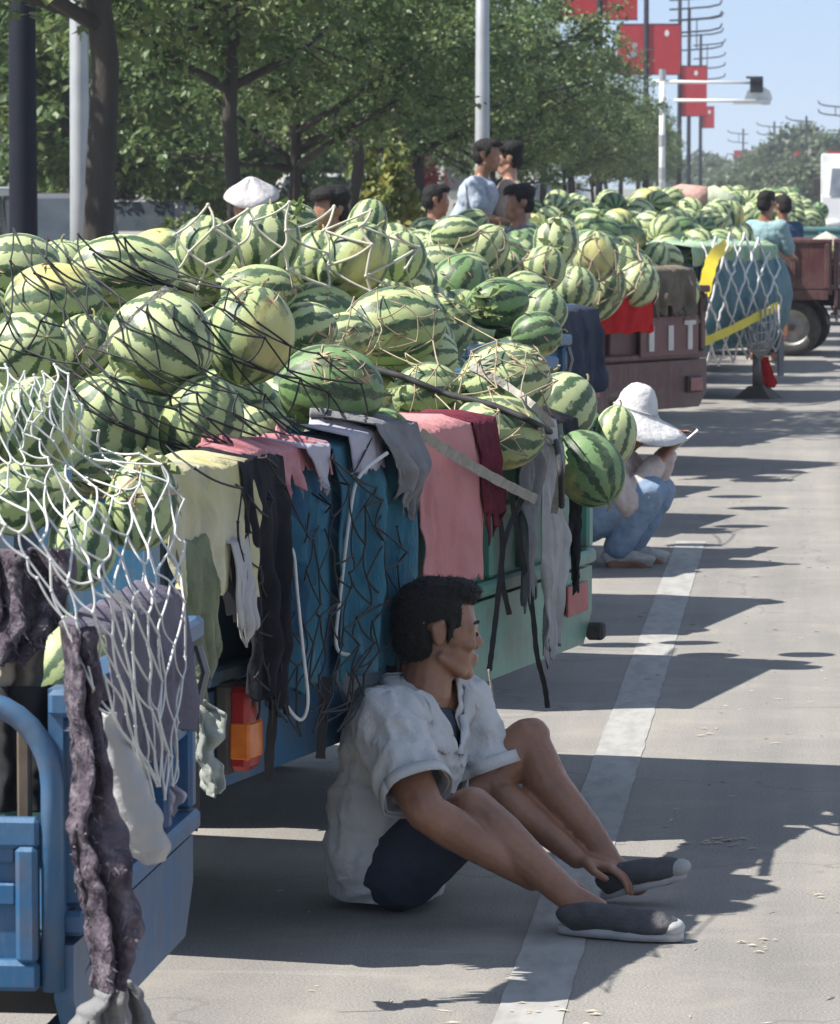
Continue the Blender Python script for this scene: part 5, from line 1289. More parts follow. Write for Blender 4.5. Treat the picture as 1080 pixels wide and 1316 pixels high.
def wrinkle(me, amp, sc, axis=None, seed=0, k2=.5):
    co = vco(me); no = vno(me); out = np.empty(len(co)); off = Vector((seed * 3.3, seed * 1.7, 0))
    for i, p in enumerate(co):
        v = Vector((p[0] * sc[0], p[1] * sc[1], p[2] * sc[2])) + off
        a = mnoise.noise(v); b_ = mnoise.noise(v * 2.1 + Vector((9, 3, 1)))
        out[i] = (1 - abs(a) * 2.2) * .6 + k2 * (1 - abs(b_) * 2.0) - .35
    setco(me, co + no * (out * amp)[:, None]); return me
def shoe(mb, heel, toe, up, s=1.0, w_=.045, h=.06):
    heel, toe = Vector(heel), Vector(toe); d = (toe - heel); L = d.length; d.normalize(); u = Vector(up); u = (u - d * u.dot(d)).normalized(); l = u.cross(d)
    Bm = Matrix((d, l, u)).transposed()
    mb.ell(heel + d * L * .22 + u * h * .48, (L * .26, w_ * .82, h * .5), Bm); mb.ell(heel + d * L * .68 + u * h * .34, (L * .34, w_, h * .36), Bm)
    mb.cap(heel + d * L * .15 + u * .014, .03, heel + d * L * .82 + u * .012, .033)
    mb.cap(heel + d * L * .2 + u * h * .5, w_ * .75, heel + d * L * .6 + u * h * .34, w_ * .8)
    return Bm
# ---- the seated man -------------------------------------------------------------
MO = Vector((P(500, 1150, 10.02).x, 10.02, 0.0))
man = empty('person', MO); tag(man, 'man in a white short-sleeved shirt sitting on the road with knees drawn up', 'person')
def V3(*a): return Vector(a)
rsh, lsh = V3(.005, -.165, .455), V3(.165, .135, .470); rel, lel = V3(.118, -.335, .272), V3(.245, .105, .265)
rwr, lwr = V3(.362, -.315, .118), V3(.445, .045, .110)
pel = V3(.0, -.01, .11); bel = V3(.012, -.01, .22); che = V3(.05, -.01, .38); nb_ = V3(.088, .0, .505)
rhip, lhip = V3(.035, -.10, .10), V3(.04, .09, .11); rkn, lkn = V3(.215, -.235, .262), V3(.318, .15, .375); ran, lan = V3(.452, -.385, .088), V3(.525, .075, .085)
hc_ = V3(.112, .004, .652); HB = basis((.94, .33, -.07)); HS = 0.99
mb = MB()
head_prims(mb, hc_, HB, HS)
mb.chain([(nb_, .062), (V3(.094, .002, .56), .057), (V3(.108, .003, .61), .06)])
mb.ell(che, (.105, .15, .14), basis((.86, -.5, .2))); mb.ell(bel, (.11, .145, .12), basis((.86, -.5, .2))); mb.ell(pel, (.10, .135, .10))
mb.cap(nb_ + V3(0, 0, -.03), .045, rsh, .050); mb.cap(nb_ + V3(0, 0, -.03), .045, lsh, .050)
mb.chain([(rsh, .052), (rsh.lerp(rel, .5), .054), (rel, .047)]); mb.chain([(rel, .046), (rel.lerp(rwr, .25), .050), (rel.lerp(rwr, .62), .040), (rwr, .029)])
mb.chain([(lsh, .055), (lsh.lerp(lel, .5), .047), (lel, .040)]); mb.chain([(lel, .040), (lel.lerp(lwr, .28), .043), (lel.lerp(lwr, .65), .033), (lwr, .026)])
mb.chain([(rhip, .085), (rhip.lerp(rkn, .5), .072), (rkn, .056)]); mb.chain([(rkn, .056), (rkn.lerp(ran, .3), .056), (rkn.lerp(ran, .7), .041), (ran, .034)])
mb.chain([(lhip, .085), (lhip.lerp(lkn, .5), .070), (lkn, .055)]); mb.chain([(lkn, .054), (lkn.lerp(lan, .32) + V3(-.015, 0, -.01), .054), (lkn.lerp(lan, .7), .040), (lan, .033)])
mb.ell(lkn + V3(.012, 0, .012), (.045, .045, .045)); mb.ell(rkn + V3(.0, -.012, .01), (.045, .045, .045))
mb.cap(ran, .034, ran + V3(.06, -.01, -.03), .032); mb.cap(lan, .033, lan + V3(.06, -.015, -.035), .031)
hand_prims(mb, lwr, V3(.93, -.12, -.2), V3(-.1, 0, -1), 1.0, .62, -1)
hand_prims(mb, rwr, V3(.93, .05, -.25), V3(.1, .3, -1), 1.05, .6, 1)
bm_ = remesh(mb, .0048, 5, .5)
# tendons and knuckle creases come from a light noise; keep the surface continuous
wrinkle(bm_, .0012, (40, 40, 40), seed=1)
obj('body', bm_, SKIN, man, True)
hair_mesh('hair', hc_, HB, HS * .98, man, 'short', seed=1, vox=.0048)
for q in (-1, 1):
    c_ = hc_ + HB @ (V3(.081, q * .033, .0005) * HS); e_ = obj('eye', MB().ell(c_ - HB @ V3(.004, 0, 0), .0115, nu=12, nv=8), EYEW, man, True)
    obj('pupil', MB().ell(c_ + HB @ V3(.0095, 0, 0), .0055, nu=8, nv=6), HAIR, e_)
    tb = MB(); tb.tube([hc_ + HB @ (V3(a, q * b_, z) * HS) for a, b_, z in ((.096, .012, .026), (.094, .03, .031), (.078, .052, .027))], [.004, .0045, .002], 6); obj('eyebrow', tb, HAIR, man)
# shirt: one loose shell with open cuffs, hem and neck
mb = MB(); Bt = basis((.86, -.5, .16))
mb.ell(che + V3(-.012, 0, 0), (.13, .168, .155), Bt, 24, 16); mb.ell(bel + V3(-.005, 0, .02), (.128, .162, .15), Bt, 24, 16); mb.ell(pel + V3(.0, 0, .02), (.122, .165, .15), Bt, 24, 16)
mb.cap(bel + V3(.0, 0, 0), .122, pel + V3(.0, 0, -.06), .126); mb.cap(nb_ + V3(-.015, 0, -.03), .072, rsh + V3(-.01, 0, .0), .070); mb.cap(nb_ + V3(-.01, 0, -.03), .068, lsh, .066)
mb.cap(che + V3(-.05, .02, .05), .10, bel + V3(-.03, 0, -.12), .10)
rc = rsh.lerp(rel, .80); lc = lsh.lerp(lel, .80)
mb.cap(rsh, .074, rsh.lerp(rel, 1.1), .077); mb.cap(lsh, .068, lsh.lerp(lel, 1.1), .076)
sm = remesh(mb, .0058, 8, .5)
co = vco(sm)
rd = (rel - rsh).normalized(); ld = (lel - lsh).normalized()
# folds: radiate from the armpits and run round the sleeves
wrinkle(sm, .017, (11, 11, 3.2), seed=3); wrinkle(sm, .012, (4, 6, 11), seed=5); wrinkle(sm, .0015, (30, 30, 12), seed=7)
co = vco(sm); rr1 = (co - np.array(rc[:])) @ np.array(rd[:]); near1 = np.linalg.norm(co - np.array(rc[:]) - rr1[:, None] * np.array(rd[:]), axis=1) < .13
rr2 = (co - np.array(lc[:])) @ np.array(ld[:]); near2 = np.linalg.norm(co - np.array(lc[:]) - rr2[:, None] * np.array(ld[:]), axis=1) < .12
arm1 = (rr1 > 0) & near1 & (co[:, 1] < -.22) ; arm2 = (rr2 > 0) & near2 & (co[:, 0] > .185)
neck = (co - np.array((nb_ + V3(.0, 0, .0))[:])) @ np.array(V3(.42, -.12, 1).normalized()[:]) > .022
neck &= np.linalg.norm((co - np.array(nb_[:]))[:, :2], axis=1) < .074
fwd = np.array(V3(.86, -.5, 0).normalized()[:]); lat = np.array(V3(.5, .86, 0).normalized()[:]); rel_c = co - np.array(nb_[:])
vneck = ((rel_c @ fwd) > .03) & (np.abs(rel_c @ lat) < .048 * np.clip((rel_c[:, 2] + .15) / .15, 0, 1)) & (rel_c[:, 2] > -.15)
delverts(sm, arm1 | arm2 | neck | vneck | (co[:, 2] < .022)); smooth_boundary(sm)
sh = obj('shirt', sm, mat('white_shirt', (.60, .60, .59), (.52, .525, .53), 6, .88, .25, 130, spec=.15, dirt=(.42, .41, .39), dscale=7, damt=.3, trans=.08), man, True)
md = sh.modifiers.new('t', 'SOLIDIFY'); md.thickness = .0035; md.offset = -1
SBVH = BVHTree.FromPolygons([v.co[:] for v in sm.vertices], [tuple(p.vertices) for p in sm.polygons])
def onto(p, l):
    r_ = SBVH.find_nearest(p); return r_[0] + r_[1] * l if r_[0] is not None and (r_[0] - p).length < .06 else p
sp_ = MB()
for inn, out_ in (([(.012, .0, .572), (.030, -.048, .545), (.062, -.078, .500), (.100, -.088, .440), (.140, -.085, .375)], [(-.022, -.004, .545), (-.012, -.085, .515), (.030, -.122, .465), (.078, -.132, .405), (.128, -.108, .372)]),
                  ([(.012, .0, .572), (.060, .050, .555), (.112, .058, .520), (.150, .030, .465), (.150, -.062, .375)], [(-.022, -.004, .545), (.045, .085, .530), (.135, .092, .495), (.196, .050, .440), (.172, -.050, .368)])):
    A = smooth_pts([Vector(p) for p in inn], 4); B_ = smooth_pts([Vector(p) for p in out_], 4); vs_ = []
    for a_, b_ in zip(A, B_): vs_ += [onto(a_, .004), onto((a_ + b_) / 2, .011), onto(b_, .007)]
    sp_.raw(vs_, [(3 * i + k, 3 * i + k + 1, 3 * i + k + 4, 3 * i + k + 3) for i in range(len(A) - 1) for k in range(2)])
cl = obj('collar', sp_, sh.data.materials[0], sh, True); md = cl.modifiers.new('t', 'SOLIDIFY'); md.thickness = .004
SBVH = BVHTree.FromObject(sh, bpy.context.evaluated_depsgraph_get())
def on_shirt(h, l, lift=.003):
    o_ = Vector(fwd) * .5 + Vector(lat) * l + V3(nb_.x, nb_.y, h); r_ = SBVH.ray_cast(o_, -Vector(fwd)); return (r_[0] + r_[1] * lift) if r_[0] is not None else None
pl_ = [on_shirt(.36 - .018 * i, .002, .004) for i in range(15)]; pl_ = [p for p in pl_ if p is not None]
if len(pl_) > 3:
    vs_ = []
    for p in pl_: vs_ += [p + Vector(lat) * .017, p - Vector(lat) * .017]
    o_ = obj('placket', MB().raw(vs_, [(2 * i, 2 * i + 1, 2 * i + 3, 2 * i + 2) for i in range(len(pl_) - 1)]), sh.data.materials[0], sh, True); md = o_.modifiers.new('t', 'SOLIDIFY'); md.thickness = .003
    for p in pl_[1::4]: obj('button', MB().ell(p + Vector(fwd) * .003, .0055, nu=8, nv=5), EYEW, sh)
for (cc, dd, ra) in ((rc, rd, .076), (lc, ld, .073)):   # turned cuffs
    pts = []; u_ = dd.orthogonal().normalized(); w_ = dd.cross(u_)
    for k in range(29):
        a = 2 * math.pi * k / 28; o_ = u_ * math.cos(a) + w_ * math.sin(a); r_ = SBVH.ray_cast(cc - dd * .012 + o_ * .3, -o_); pts.append((r_[0] if r_[0] is not None and (r_[0] - cc).length < .12 else cc - dd * .012 + o_ * ra))
    vs_ = []
    for p in pts: o_ = (p - cc).normalized() * .004; vs_ += [p + o_ - dd * .014, p + o_ + dd * .016]
    o_ = obj('cuff', MB().raw(vs_, [(2 * i, 2 * i + 1, 2 * i + 3, 2 * i + 2) for i in range(28)]), sh.data.materials[0], sh, True); md = o_.modifiers.new('t', 'SOLIDIFY'); md.thickness = .004
# dark vest at the neck, navy shorts
mb = MB(); mb.ell(che + V3(.0, 0, .01), (.112, .155, .145), Bt); obj('vest', remesh(mb, .01, 2), C_NAVY, man, True)
mb = MB(); mb.ell(pel + V3(.01, 0, 0), (.108, .142, .104)); mb.cap(rhip, .10, rhip.lerp(rkn, .95), .078); mb.cap(lhip, .098, lhip.lerp(lkn, .55), .088)
ss = remesh(mb, .009, 5); wrinkle(ss, .006, (12, 12, 12), seed=9); co = vco(ss)
a1 = (co - np.array(rhip.lerp(rkn, .82)[:])) @ np.array((rkn - rhip).normalized()[:]) > 0; a2 = (co - np.array(lhip.lerp(lkn, .48)[:])) @ np.array((lkn - lhip).normalized()[:]) > 0
delverts(ss, (a1 & (co[:, 1] < -.12)) | (a2 & (co[:, 0] > .1) & (co[:, 1] > 0))); smooth_boundary(ss); so_ = obj('shorts', ss, C_NAVY, man, True); md = so_.modifiers.new('t', 'SOLIDIFY'); md.thickness = .004; md.offset = -1
# canvas shoes with pale rubber toes
SHM = mat('grey_canvas', (.075, .075, .082), (.05, .05, .055), 30, .85, .3, 120); SOLE = mat('pale_rubber', (.50, .50, .50), (.36, .36, .36), 12, .7, dirt=(.2, .19, .17))
for (an, toe, up) in ((lan, V3(.70, .025, .085), V3(-.5, -.35, 1)), (ran, V3(.705, -.452, .022), V3(0, -.5, 1))):
    heel = V3(an.x - .02, an.y, .024); mb = MB(); shoe(mb, heel, toe, up, w_=.043, h=.066); me = remesh(mb, .006, 4); s_ = obj('shoe', me, SHM, man, True)
    dd = (toe - heel).normalized(); q = MB(); side = V3(0, 0, 1).cross(dd)
    ring = []
    for k in range(29):
        a = 2 * math.pi * k / 28; ring.append((heel + toe) / 2 + dd * math.cos(a) * (toe - heel).length * .53 + side * math.sin(a) * .043 * (1.08 if math.cos(a) > 0 else .86))
    q.raw([p + V3(0, 0, -.018) for p in ring[:-1]] + [p + V3(0, 0, .002) for p in ring[:-1]], [tuple(range(27, -1, -1)), tuple(range(28, 56))] + [(i, (i + 1) % 28, 28 + (i + 1) % 28, 28 + i) for i in range(28)])
    q.build('sole', SOLE, s_, True)
    q = MB(); tc_ = heel + dd * (toe - heel).length * .92; q.ell(tc_ + V3(0, 0, .012), (.034, .036, .022), basis(dd)); obj('toe_cap', remesh(q, .006, 2), SOLE, s_, True)
# ---- a simpler dressed figure for everyone else ------------------------------------
def figure(label, loc, J, shirt, trousers, headdir, hs=1.0, skin=SKIN, hair='short', hairm=None, vox=.010, hat=None, rz=0.0, hold=None, sleeves=.8, dress=None):
    """J: joints in the figure's own metres"""
    t = empty('person', loc, rz); tag(t, label, 'person'); J = {k: Vector(v) for k, v in J.items()}
    mb = MB(); B = basis(headdir); head_prims(mb, J['head'], B, hs)
    mb.chain([(J['neck'], .058), (J['neck'].lerp(J['head'], .55), .054)]); mb.ell((J['neck'] * .6 + J['pelvis'] * .4), (.10, .14, .17)); mb.cap(J['neck'] - Vector((0, 0, .12)), .10, J['pelvis'], .12)
    for s in 'rl':
        mb.cap(J['neck'] - Vector((0, 0, .03)), .05, J[s + 'sh'], .056); mb.chain([(J[s + 'sh'], .055), (J[s + 'el'], .041)]); mb.chain([(J[s + 'el'], .041), (J[s + 'el'].lerp(J[s + 'wr'], .3), .042), (J[s + 'wr'], .027)])
        hd = J.get(s + 'hd', (J[s + 'wr'] - J[s + 'el']).normalized()); hand_prims(mb, J[s + 'wr'], hd, J.get(s + 'hn', Vector((0, 0, -1))), 1.0, .55, 1 if s == 'r' else -1)
        if s + 'kn' in J:
            mb.chain([(J[s + 'hip'], .085), (J[s + 'kn'], .057)]); mb.chain([(J[s + 'kn'], .055), (J[s + 'kn'].lerp(J[s + 'an'], .3), .055), (J[s + 'an'], .036)])
            shoe(mb, J[s + 'an'] + Vector((-.04, 0, -.06)), J[s + 'an'] + Vector(J.get('toe', (.17, 0, -.06))), (0, 0, 1), w_=.042, h=.08)
    obj('body', remesh(mb, vox, 4), skin, t, True)
    if hair: hair_mesh('hair', J['head'], B, hs, t, hair, hairm, 300, 3, vox=.009)
    mb = MB(); mb.cap(J['neck'] - Vector((0, 0, .13)), .135, J['pelvis'] + Vector((0, 0, .02)), .15); mb.ell(J['neck'].lerp(J['pelvis'], .35), (.135, .18, .16))
    for s in 'rl':
        mb.cap(J['neck'] - Vector((0, 0, .055)), .062, J[s + 'sh'], .068); e_ = J[s + 'sh'].lerp(J[s + 'el'], min(sleeves, 1)); mb.cap(J[s + 'sh'], .068, e_, .062 + .01 * (sleeves < 1))
        if sleeves > 1: mb.chain([(J[s + 'el'], .06), (J[s + 'el'].lerp(J[s + 'wr'], sleeves - 1), .05)])
    me = remesh(mb, vox, 4); wrinkle(me, .009, (10, 10, 7), seed=len(label)); wrinkle(me, .004, (22, 22, 16), seed=len(label) + 3); obj('shirt', me, shirt, t, True)
    if trousers and 'rkn' in J:
        mb = MB(); mb.ell(J['pelvis'], (.14, .17, .13))
        for s in 'rl': mb.cap(J[s + 'hip'], .102, J[s + 'kn'], .078); mb.cap(J[s + 'kn'], .077, J[s + 'kn'].lerp(J[s + 'an'], .88), .062)
        me = remesh(mb, vox, 4); wrinkle(me, .008, (11, 11, 8), seed=len(label) + 5); obj('trousers', me, trousers, t, True)
    if hat: hat(t, J['head'], B)
    return t
# squatting person with the sun hat and the phone
WL = Vector((P(800, 725, 19.2).x, 19.2, 0)); k_ = PS(19.2)
def wp(px_, py_, y=0.0): return ((px_ - 800) / k_, y, (725 - py_) / k_)
SUNHAT = cloth('white_hat_cloth', (.72, .71, .70), (.64, .63, .63), 8, trans=.12)
def sun_hat(t, hd, B):
    B = basis((.95, -.08, -.30)); vs_ = []; n = 36; prof = [(.0, .135), (.028, .132), (.05, .120), (.072, .088), (.090, .045), (.100, .016), (.110, .002), (.15, -.012), (.195, -.030), (.235, -.052)]
    for (r, z) in prof:
        for k in range(n):
            a = 2 * math.pi * k / n; wob = .010 * math.sin(3 * a + 1) * max(0, r - .1) / .09; rr_ = r * (1.0 + (.10 * math.cos(a) if r > .1 else 0)) + .001
            vs_.append(hd + B @ Vector((rr_ * math.cos(a) * 1.02, rr_ * math.sin(a) * .95, z + .035 + wob * 1.4 - (.035 * (1 - math.cos(a)) * max(0, r - .1) / .09))))
    o = obj('sun_hat', MB().raw(vs_, [(i * n + k, i * n + (k + 1) % n, (i + 1) * n + (k + 1) % n, (i + 1) * n + k) for i in range(len(prof) - 1) for k in range(n)]), SUNHAT, t, True); md = o.modifiers.new('t', 'SOLIDIFY'); md.thickness = .004
    pts = [hd + B @ Vector((.106 * math.cos(a) * 1.02, .106 * math.sin(a) * .95, .055)) for a in [2 * math.pi * k / 24 for k in range(25)]]
    obj('hat_band', MB().tube(pts, .0045, 6), mat('hat_seam', (.5, .49, .48), None, 9, .9), o)
woman = figure('person in a white sun hat squatting in the shade with a phone', WL, dict(head=wp(812, 538), neck=wp(782, 570), pelvis=wp(748, 660), rsh=wp(778, 590, -.15), lsh=wp(795, 588, .15), rel=wp(808, 640, -.16), lel=wp(835, 628, .13),
    rwr=wp(848, 588, -.05), lwr=wp(858, 580, .06), rhip=wp(755, 665, -.10), lhip=wp(755, 665, .1), rkn=wp(836, 628, -.12), lkn=wp(846, 632, .12), ran=wp(790, 708, -.10), lan=wp(806, 708, .12)), cloth('flower_blouse', (.64, .55, .52), (.52, .42, .39), 26, dirt=(.70, .65, .62)), cloth('blue_jeans', (.17, .25, .36), (.24, .31, .41), 7, trans=0), (.80, -.10, -.62), .98, SKIN, 'bun', vox=.0085, hat=sun_hat, sleeves=1.85)
for (x_, y_) in ((790, -.10), (806, .12)):
    q = MB(); a_ = Vector(wp(x_, 708, y_)); shoe(q, (a_.x - .05, a_.y, .018), (a_.x + .19, a_.y, .016), (0, 0, 1), w_=.046, h=.07); obj('shoe', remesh(q, .008, 3), cloth('pale_shoe', (.56, .55, .52), None, 9), woman, True)
pc = Vector(WL) + Vector(wp(880, 563, 0)); ph = MB().box((0, 0, 0), (.15, .072, .009), bev=.004).build('phone', mat('phone_case', (.55, .56, .58), (.5, .5, .52), 5, .3), None)
ph.location = pc; ph.rotation_euler = (0, R(-40), R(4)); tag(ph, 'pale phone held up by the squatting person', 'phone')
obj('screen', MB().box((0, 0, .0052), (.138, .064, .001)), mat('phone_glass', (.02, .02, .025), None, 5, .1), ph)
# standing pair on the load behind the heaps
def stand(px_, head_y, Y, turn, shirt, label, lean=0.0, hair='short', sleeves=.8, hs=1.0, arms=None, skin=SKIN, trousers=None, hat=None, headdir=None, hairm=None, sit=0):
    """upper figure whose head centre is at the given pixel; turn: heading in degrees (0 = facing right, 90 = away)"""
    c = P(px_, head_y, Y); H = c.z; base = H - 1.53 * hs + sit
    J = dict(head=(lean, 0, 1.53), neck=(lean * .72, 0, 1.36), pelvis=(-.02, 0, .93), rsh=(lean * .6, -.17, 1.31), lsh=(lean * .6, .17, 1.31), rel=(lean * .55 + .08, -.22, 1.05), lel=(lean * .55 + .08, .22, 1.05), rwr=(lean * .5 + .28, -.14, 1.02), lwr=(lean * .5 + .28, .14, 1.02), rhip=(0, -.1, .9), lhip=(0, .1, .9), rkn=(.05, -.11, .5), lkn=(.02, .11, .5), ran=(.0, -.11, .09), lan=(-.03, .11, .09))
    if arms: J.update(arms)
    rz = R(turn); f = Vector((math.cos(rz), math.sin(rz), 0)) * lean
    t = figure(label, (c.x - f.x, Y - f.y, base), J, shirt, trousers or C_NAVY, headdir or (1, 0, -.12), hs, skin, hair, hairm, vox=.012, hat=hat, rz=rz, sleeves=sleeves); return t
C_POLO = cloth('pale_blue_polo', (.42, .47, .55), (.34, .40, .49), 6); C_TAN = cloth('tan_blouse', (.46, .36, .30), (.38, .29, .23), 9); C_WS = cloth('plain_white_tee', (.64, .63, .62), (.56, .55, .55), 6); C_DK = cloth('dark_blouse', (.05, .05, .06), (.09, .085, .09), 8)
stand(626, 200, 33.0, -8, C_POLO, 'man in a pale blue polo bending towards his neighbour above the heaps', lean=.16, sleeves=.6)
stand(655, 205, 33.3, 175, C_TAN, 'person in a tan blouse facing the man in the polo', lean=.02, hair='mop', sleeves=.7, skin=SKIN2)
stand(668, 262, 31.0, 200, cloth('blue_grey_tee', (.20, .24, .32), None, 7), 'dark-haired person seen from behind, low beside the tan blouse', lean=.0, hair='mop')
stand(560, 258, 33.5, 15, C_WS, 'person in a white shirt with black hair sitting behind the heaps', lean=.05, skin=SKIN)
stand(425, 272, 24.0, -140, C_DK, 'dark-haired person slumped low behind the netted melons', lean=.1, hair='mop')
def visor(t, hd, B):
    sun_hat(t, hd, B)
vz = stand(322, 262, 27.0, 200, C_DK, 'person in a pale cone-shaped hat behind the upright melons', lean=.0, hair='bun')
hd = Vector((.0, 0, 1.53)); vs_ = []; n = 28; Bv = Matrix.Rotation(R(-24), 3, 'X') @ Matrix.Rotation(R(8), 3, 'Y')
for (r, z) in ((.002, .175), (.04, .155), (.085, .12), (.13, .085), (.175, .055)):
    for k in range(n): a = 2 * math.pi * k / n; vs_.append(hd + Bv @ Vector((-.01 + r * math.cos(a), r * math.sin(a), z + .008 * math.sin(4 * a))))
o_ = obj('cone_hat', MB().raw(vs_, [(i * n + k, i * n + (k + 1) % n, (i + 1) * n + (k + 1) % n, (i + 1) * n + k) for i in range(4) for k in range(n)]), cloth('pinkish_white_straw', (.70, .66, .66), (.62, .58, .58), 9), vz, True); md = o_.modifiers.new('t', 'SOLIDIFY'); md.thickness = .006
stand(985, 262, 41.6, 60, cloth('pale_teal_tee', (.30, .44, .46), (.24, .37, .40), 6), 'person in a pale teal shirt standing by the maroon tricycle at right', lean=.02)
stand(1007, 266, 46.0, 120, cloth('deep_blue_tee', (.06, .11, .2), None, 6), 'dark-haired person half hidden behind the pale teal shirt', lean=.0)

# ------------------------------------------------------------------ poles, banners, signals, cars
NAVY = mat('navy_pole_paint', (.006, .008, .018), (.010, .012, .022), 4, .75, spec=.2); GALV = mat('galvanised', (.42, .44, .46), (.36, .37, .39), 5, .5, metal=.35)
BANR = mat('banner_red', (.50, .022, .035), (.44, .02, .03), 3, .7, trans=.2); WHTM = mat('sign_white', (.7, .7, .7), (.62, .62, .63), 6, .6); GRYA = mat('banner_grey_print', (.36, .34, .35), (.2, .19, .2), 18, .7)
def deco_pole(px_, Y, H, arms_z, side, banners, label, r=.11, arm=1.5, bsc=1.0, group='dark banner poles along the road'):
    b = P(px_, 240, Y); t = empty('banner_pole', (b.x, Y, 0)); tag(t, label, 'pole', group)
    obj('mast', MB().tube([(0, 0, 0), (0, 0, 1.0), (0, 0, H)], [r * 1.2, r, r * .7], 12), NAVY, t, True)
    for z in arms_z:
        obj('arm', MB().tube([(-side * .5, 0, z - .02), (0, 0, z), (side * arm * .7, 0, z + .10), (side * arm * .95, 0, z + .22), (side * arm, 0, z + .42)], .05, 6), NAVY, t, True)
    if len(arms_z) > 1:
        obj('brace', MB().tube([(side * .42, 0, arms_z[0]), (side * .42, 0, arms_z[-1] + .1)], .035, 6), NAVY, t)
    if banners:
        z0, z1, wl_, wr_ = banners
        for (x0_, x1_, art) in ((-wl_, -.06, True), (.06, wr_, False)):
            if x1_ - x0_ < .1: continue
            bn = MB().box(((x0_ + x1_) / 2, 0, (z0 + z1) / 2), (x1_ - x0_, .03, z1 - z0), bev=.006).build('banner', BANR, t)
            if art:
                q = MB(); w_ = x1_ - x0_; cx = (x0_ + x1_) / 2; cz = (z0 + z1) / 2; rs = random.Random(int(px_))
                for k in range(7):
                    a = rs.uniform(0, 6.28); rr_ = rs.uniform(.12, .3); poly = [(cx + w_ * .18 * math.cos(a) + rr_ * w_ * .45 * math.cos(c_) * rs.uniform(.7, 1.2), cz + (z1 - z0) * .12 * math.sin(a) + rr_ * w_ * .5 * math.sin(c_)) for c_ in [2 * math.pi * m_ / 9 for m_ in range(9)]]
                    q.prism(poly, -.021 - k * .002, -.019 - k * .002, 1)
                obj('printed_motif', q, GRYA, bn)
            else:
                obj('printed_mark', MB().prism([((x0_ + x1_) / 2 + .1 * math.cos(c_) + .1, z1 - .35 + .14 * math.sin(c_ * 1.0)) for c_ in [0, 1.2, 2.2, 3.6, 5]], -.022, -.018, 1), WHTM, bn)
        for z in (z0, z1): obj('banner_bar', MB().tube([(-wl_, 0, z), (wr_, 0, z)], .025, 6), NAVY, t)
    return t
def zat(py_, Y): return CAMH + (VPY - py_) * Y / FPX
deco_pole(30, 34.0, 9.5, [8.4, 9.0], 1, (6.0, 7.9, 1.15, 1.15), 'thick navy pole at the left edge of the picture', r=.118)
deco_pole(770, 127, 11.5, [9.6, 10.4, 11.2], 1, (zat(27, 127), zat(27, 127) + 1.9, 1.15, 1.12), 'pole carrying the highest and nearest red banner pair')
deco_pole(830, 163, 12.5, [11.0, 11.8], 1, (zat(97, 163), zat(33, 163), 1.10, 1.3), 'pole behind the second red banner pair with the grey print', r=.12)
deco_pole(873, 205, zat(-20, 205), [zat(44, 205), zat(28, 205), zat(14, 205), zat(2, 205)], 1, (zat(150, 205), zat(86, 205), .1, 1.3), 'dark pole with the tallest ladder of arms above the third banner', r=.12, arm=2.0)
deco_pole(885, 240, zat(12, 240), [zat(66, 240), zat(48, 240), zat(28, 240)], 1, (zat(142, 240), zat(112, 240), .1, 1.0), 'dark pole just right of the tallest ladder of arms', r=.13, arm=1.9)
deco_pole(900, 280, zat(48, 280), [zat(104, 280), zat(90, 280), zat(77, 280), zat(60, 280)], 1, (zat(165, 280), zat(138, 280), .1, .9), 'dark pole with the lowest ladder of arms in the left cluster', r=.13, arm=1.6)
for (px_, Y, top, a, lab) in ((955, 420, 166, 1, 'faint far pole left of the others on the right'), (995, 370, 157, 1, 'faint far pole in front of the pale tree clump'), (1036, 320, 150, 1, 'faint far pole beside the tall narrow tree'), (1082, 270, 132, 1, 'faint far pole cut by the right edge')):
    deco_pole(px_, Y, zat(top, Y), [zat(top + 18, Y), zat(top + 7, Y)], -1, (zat(214, Y), zat(194, Y), .9, .9), lab, r=.12, arm=1.5, group='far poles on the other side of the road')
# pale lamp posts among the trees
for (px_, Y, r_, top, lab) in ((103, 35, .082, -200, 'pale grey lamp post beside the thick left trunk'), (620, 44.8, .078, -150, 'pale grey lamp post rising above the man in the polo')):
    b = P(px_, 240, Y); t = empty('lamp_post', (b.x, Y, .12)); H = 8.0
    obj('post', MB().tube([(0, 0, 0), (0, 0, 1.6), (0, 0, H)], [r_ * 1.12, r_, r_ * .7], 14), GALV, t, True)
    obj('base_plate', MB().box((0, 0, .02), (.42, .42, .04), bev=.008), GALV, t)
    obj('arm', MB().tube([(0, 0, H - .1), (.8, 0, H + .35), (1.7, 0, H + .45)], [.05, .04, .035], 8), GALV, t, True)
    obj('lamp_head', MB().ell((2.0, 0, H + .44), (.42, .16, .07)), GALV, t, True); tag(t, lab, 'lamp post', 'pale lamp posts among the trees')
# traffic signal on its mast arm
Y = 112; b = P(851, 240, Y); t = empty('traffic_signal', (b.x, Y, 0)); tag(t, 'traffic signal on two long white arms above the street trees', 'traffic light')
zA, zB = zat(106, Y), zat(130, Y); sc = Y / FPX
obj('mast', MB().tube([(0, 0, 0), (0, 0, zA + .15)], [.085, .075], 12), WHTM, t, True)
for k in range(4): obj('mast_band', MB().tube([(0, 0, 1.9 + k * .85), (0, 0, 2.2 + k * .85)], .090, 12), GALV, t)
xs = lambda p_: (p_ - 851) * sc
obj('upper_arm', MB().tube([(xs(838), 0, zA), (xs(975), 0, zA - .04)], [.045, .035], 8), WHTM, t, True); obj('lower_arm', MB().tube([(xs(866), 0, zB), (xs(988), 0, zB - .02)], [.045, .038], 8), WHTM, t, True)
hb = MB().box((xs(971), -.12, zat(110, Y)), (.34, .24, .42), bev=.02).build('signal_head', mat('signal_black', (.015, .02, .03), None, 5, .5), t)
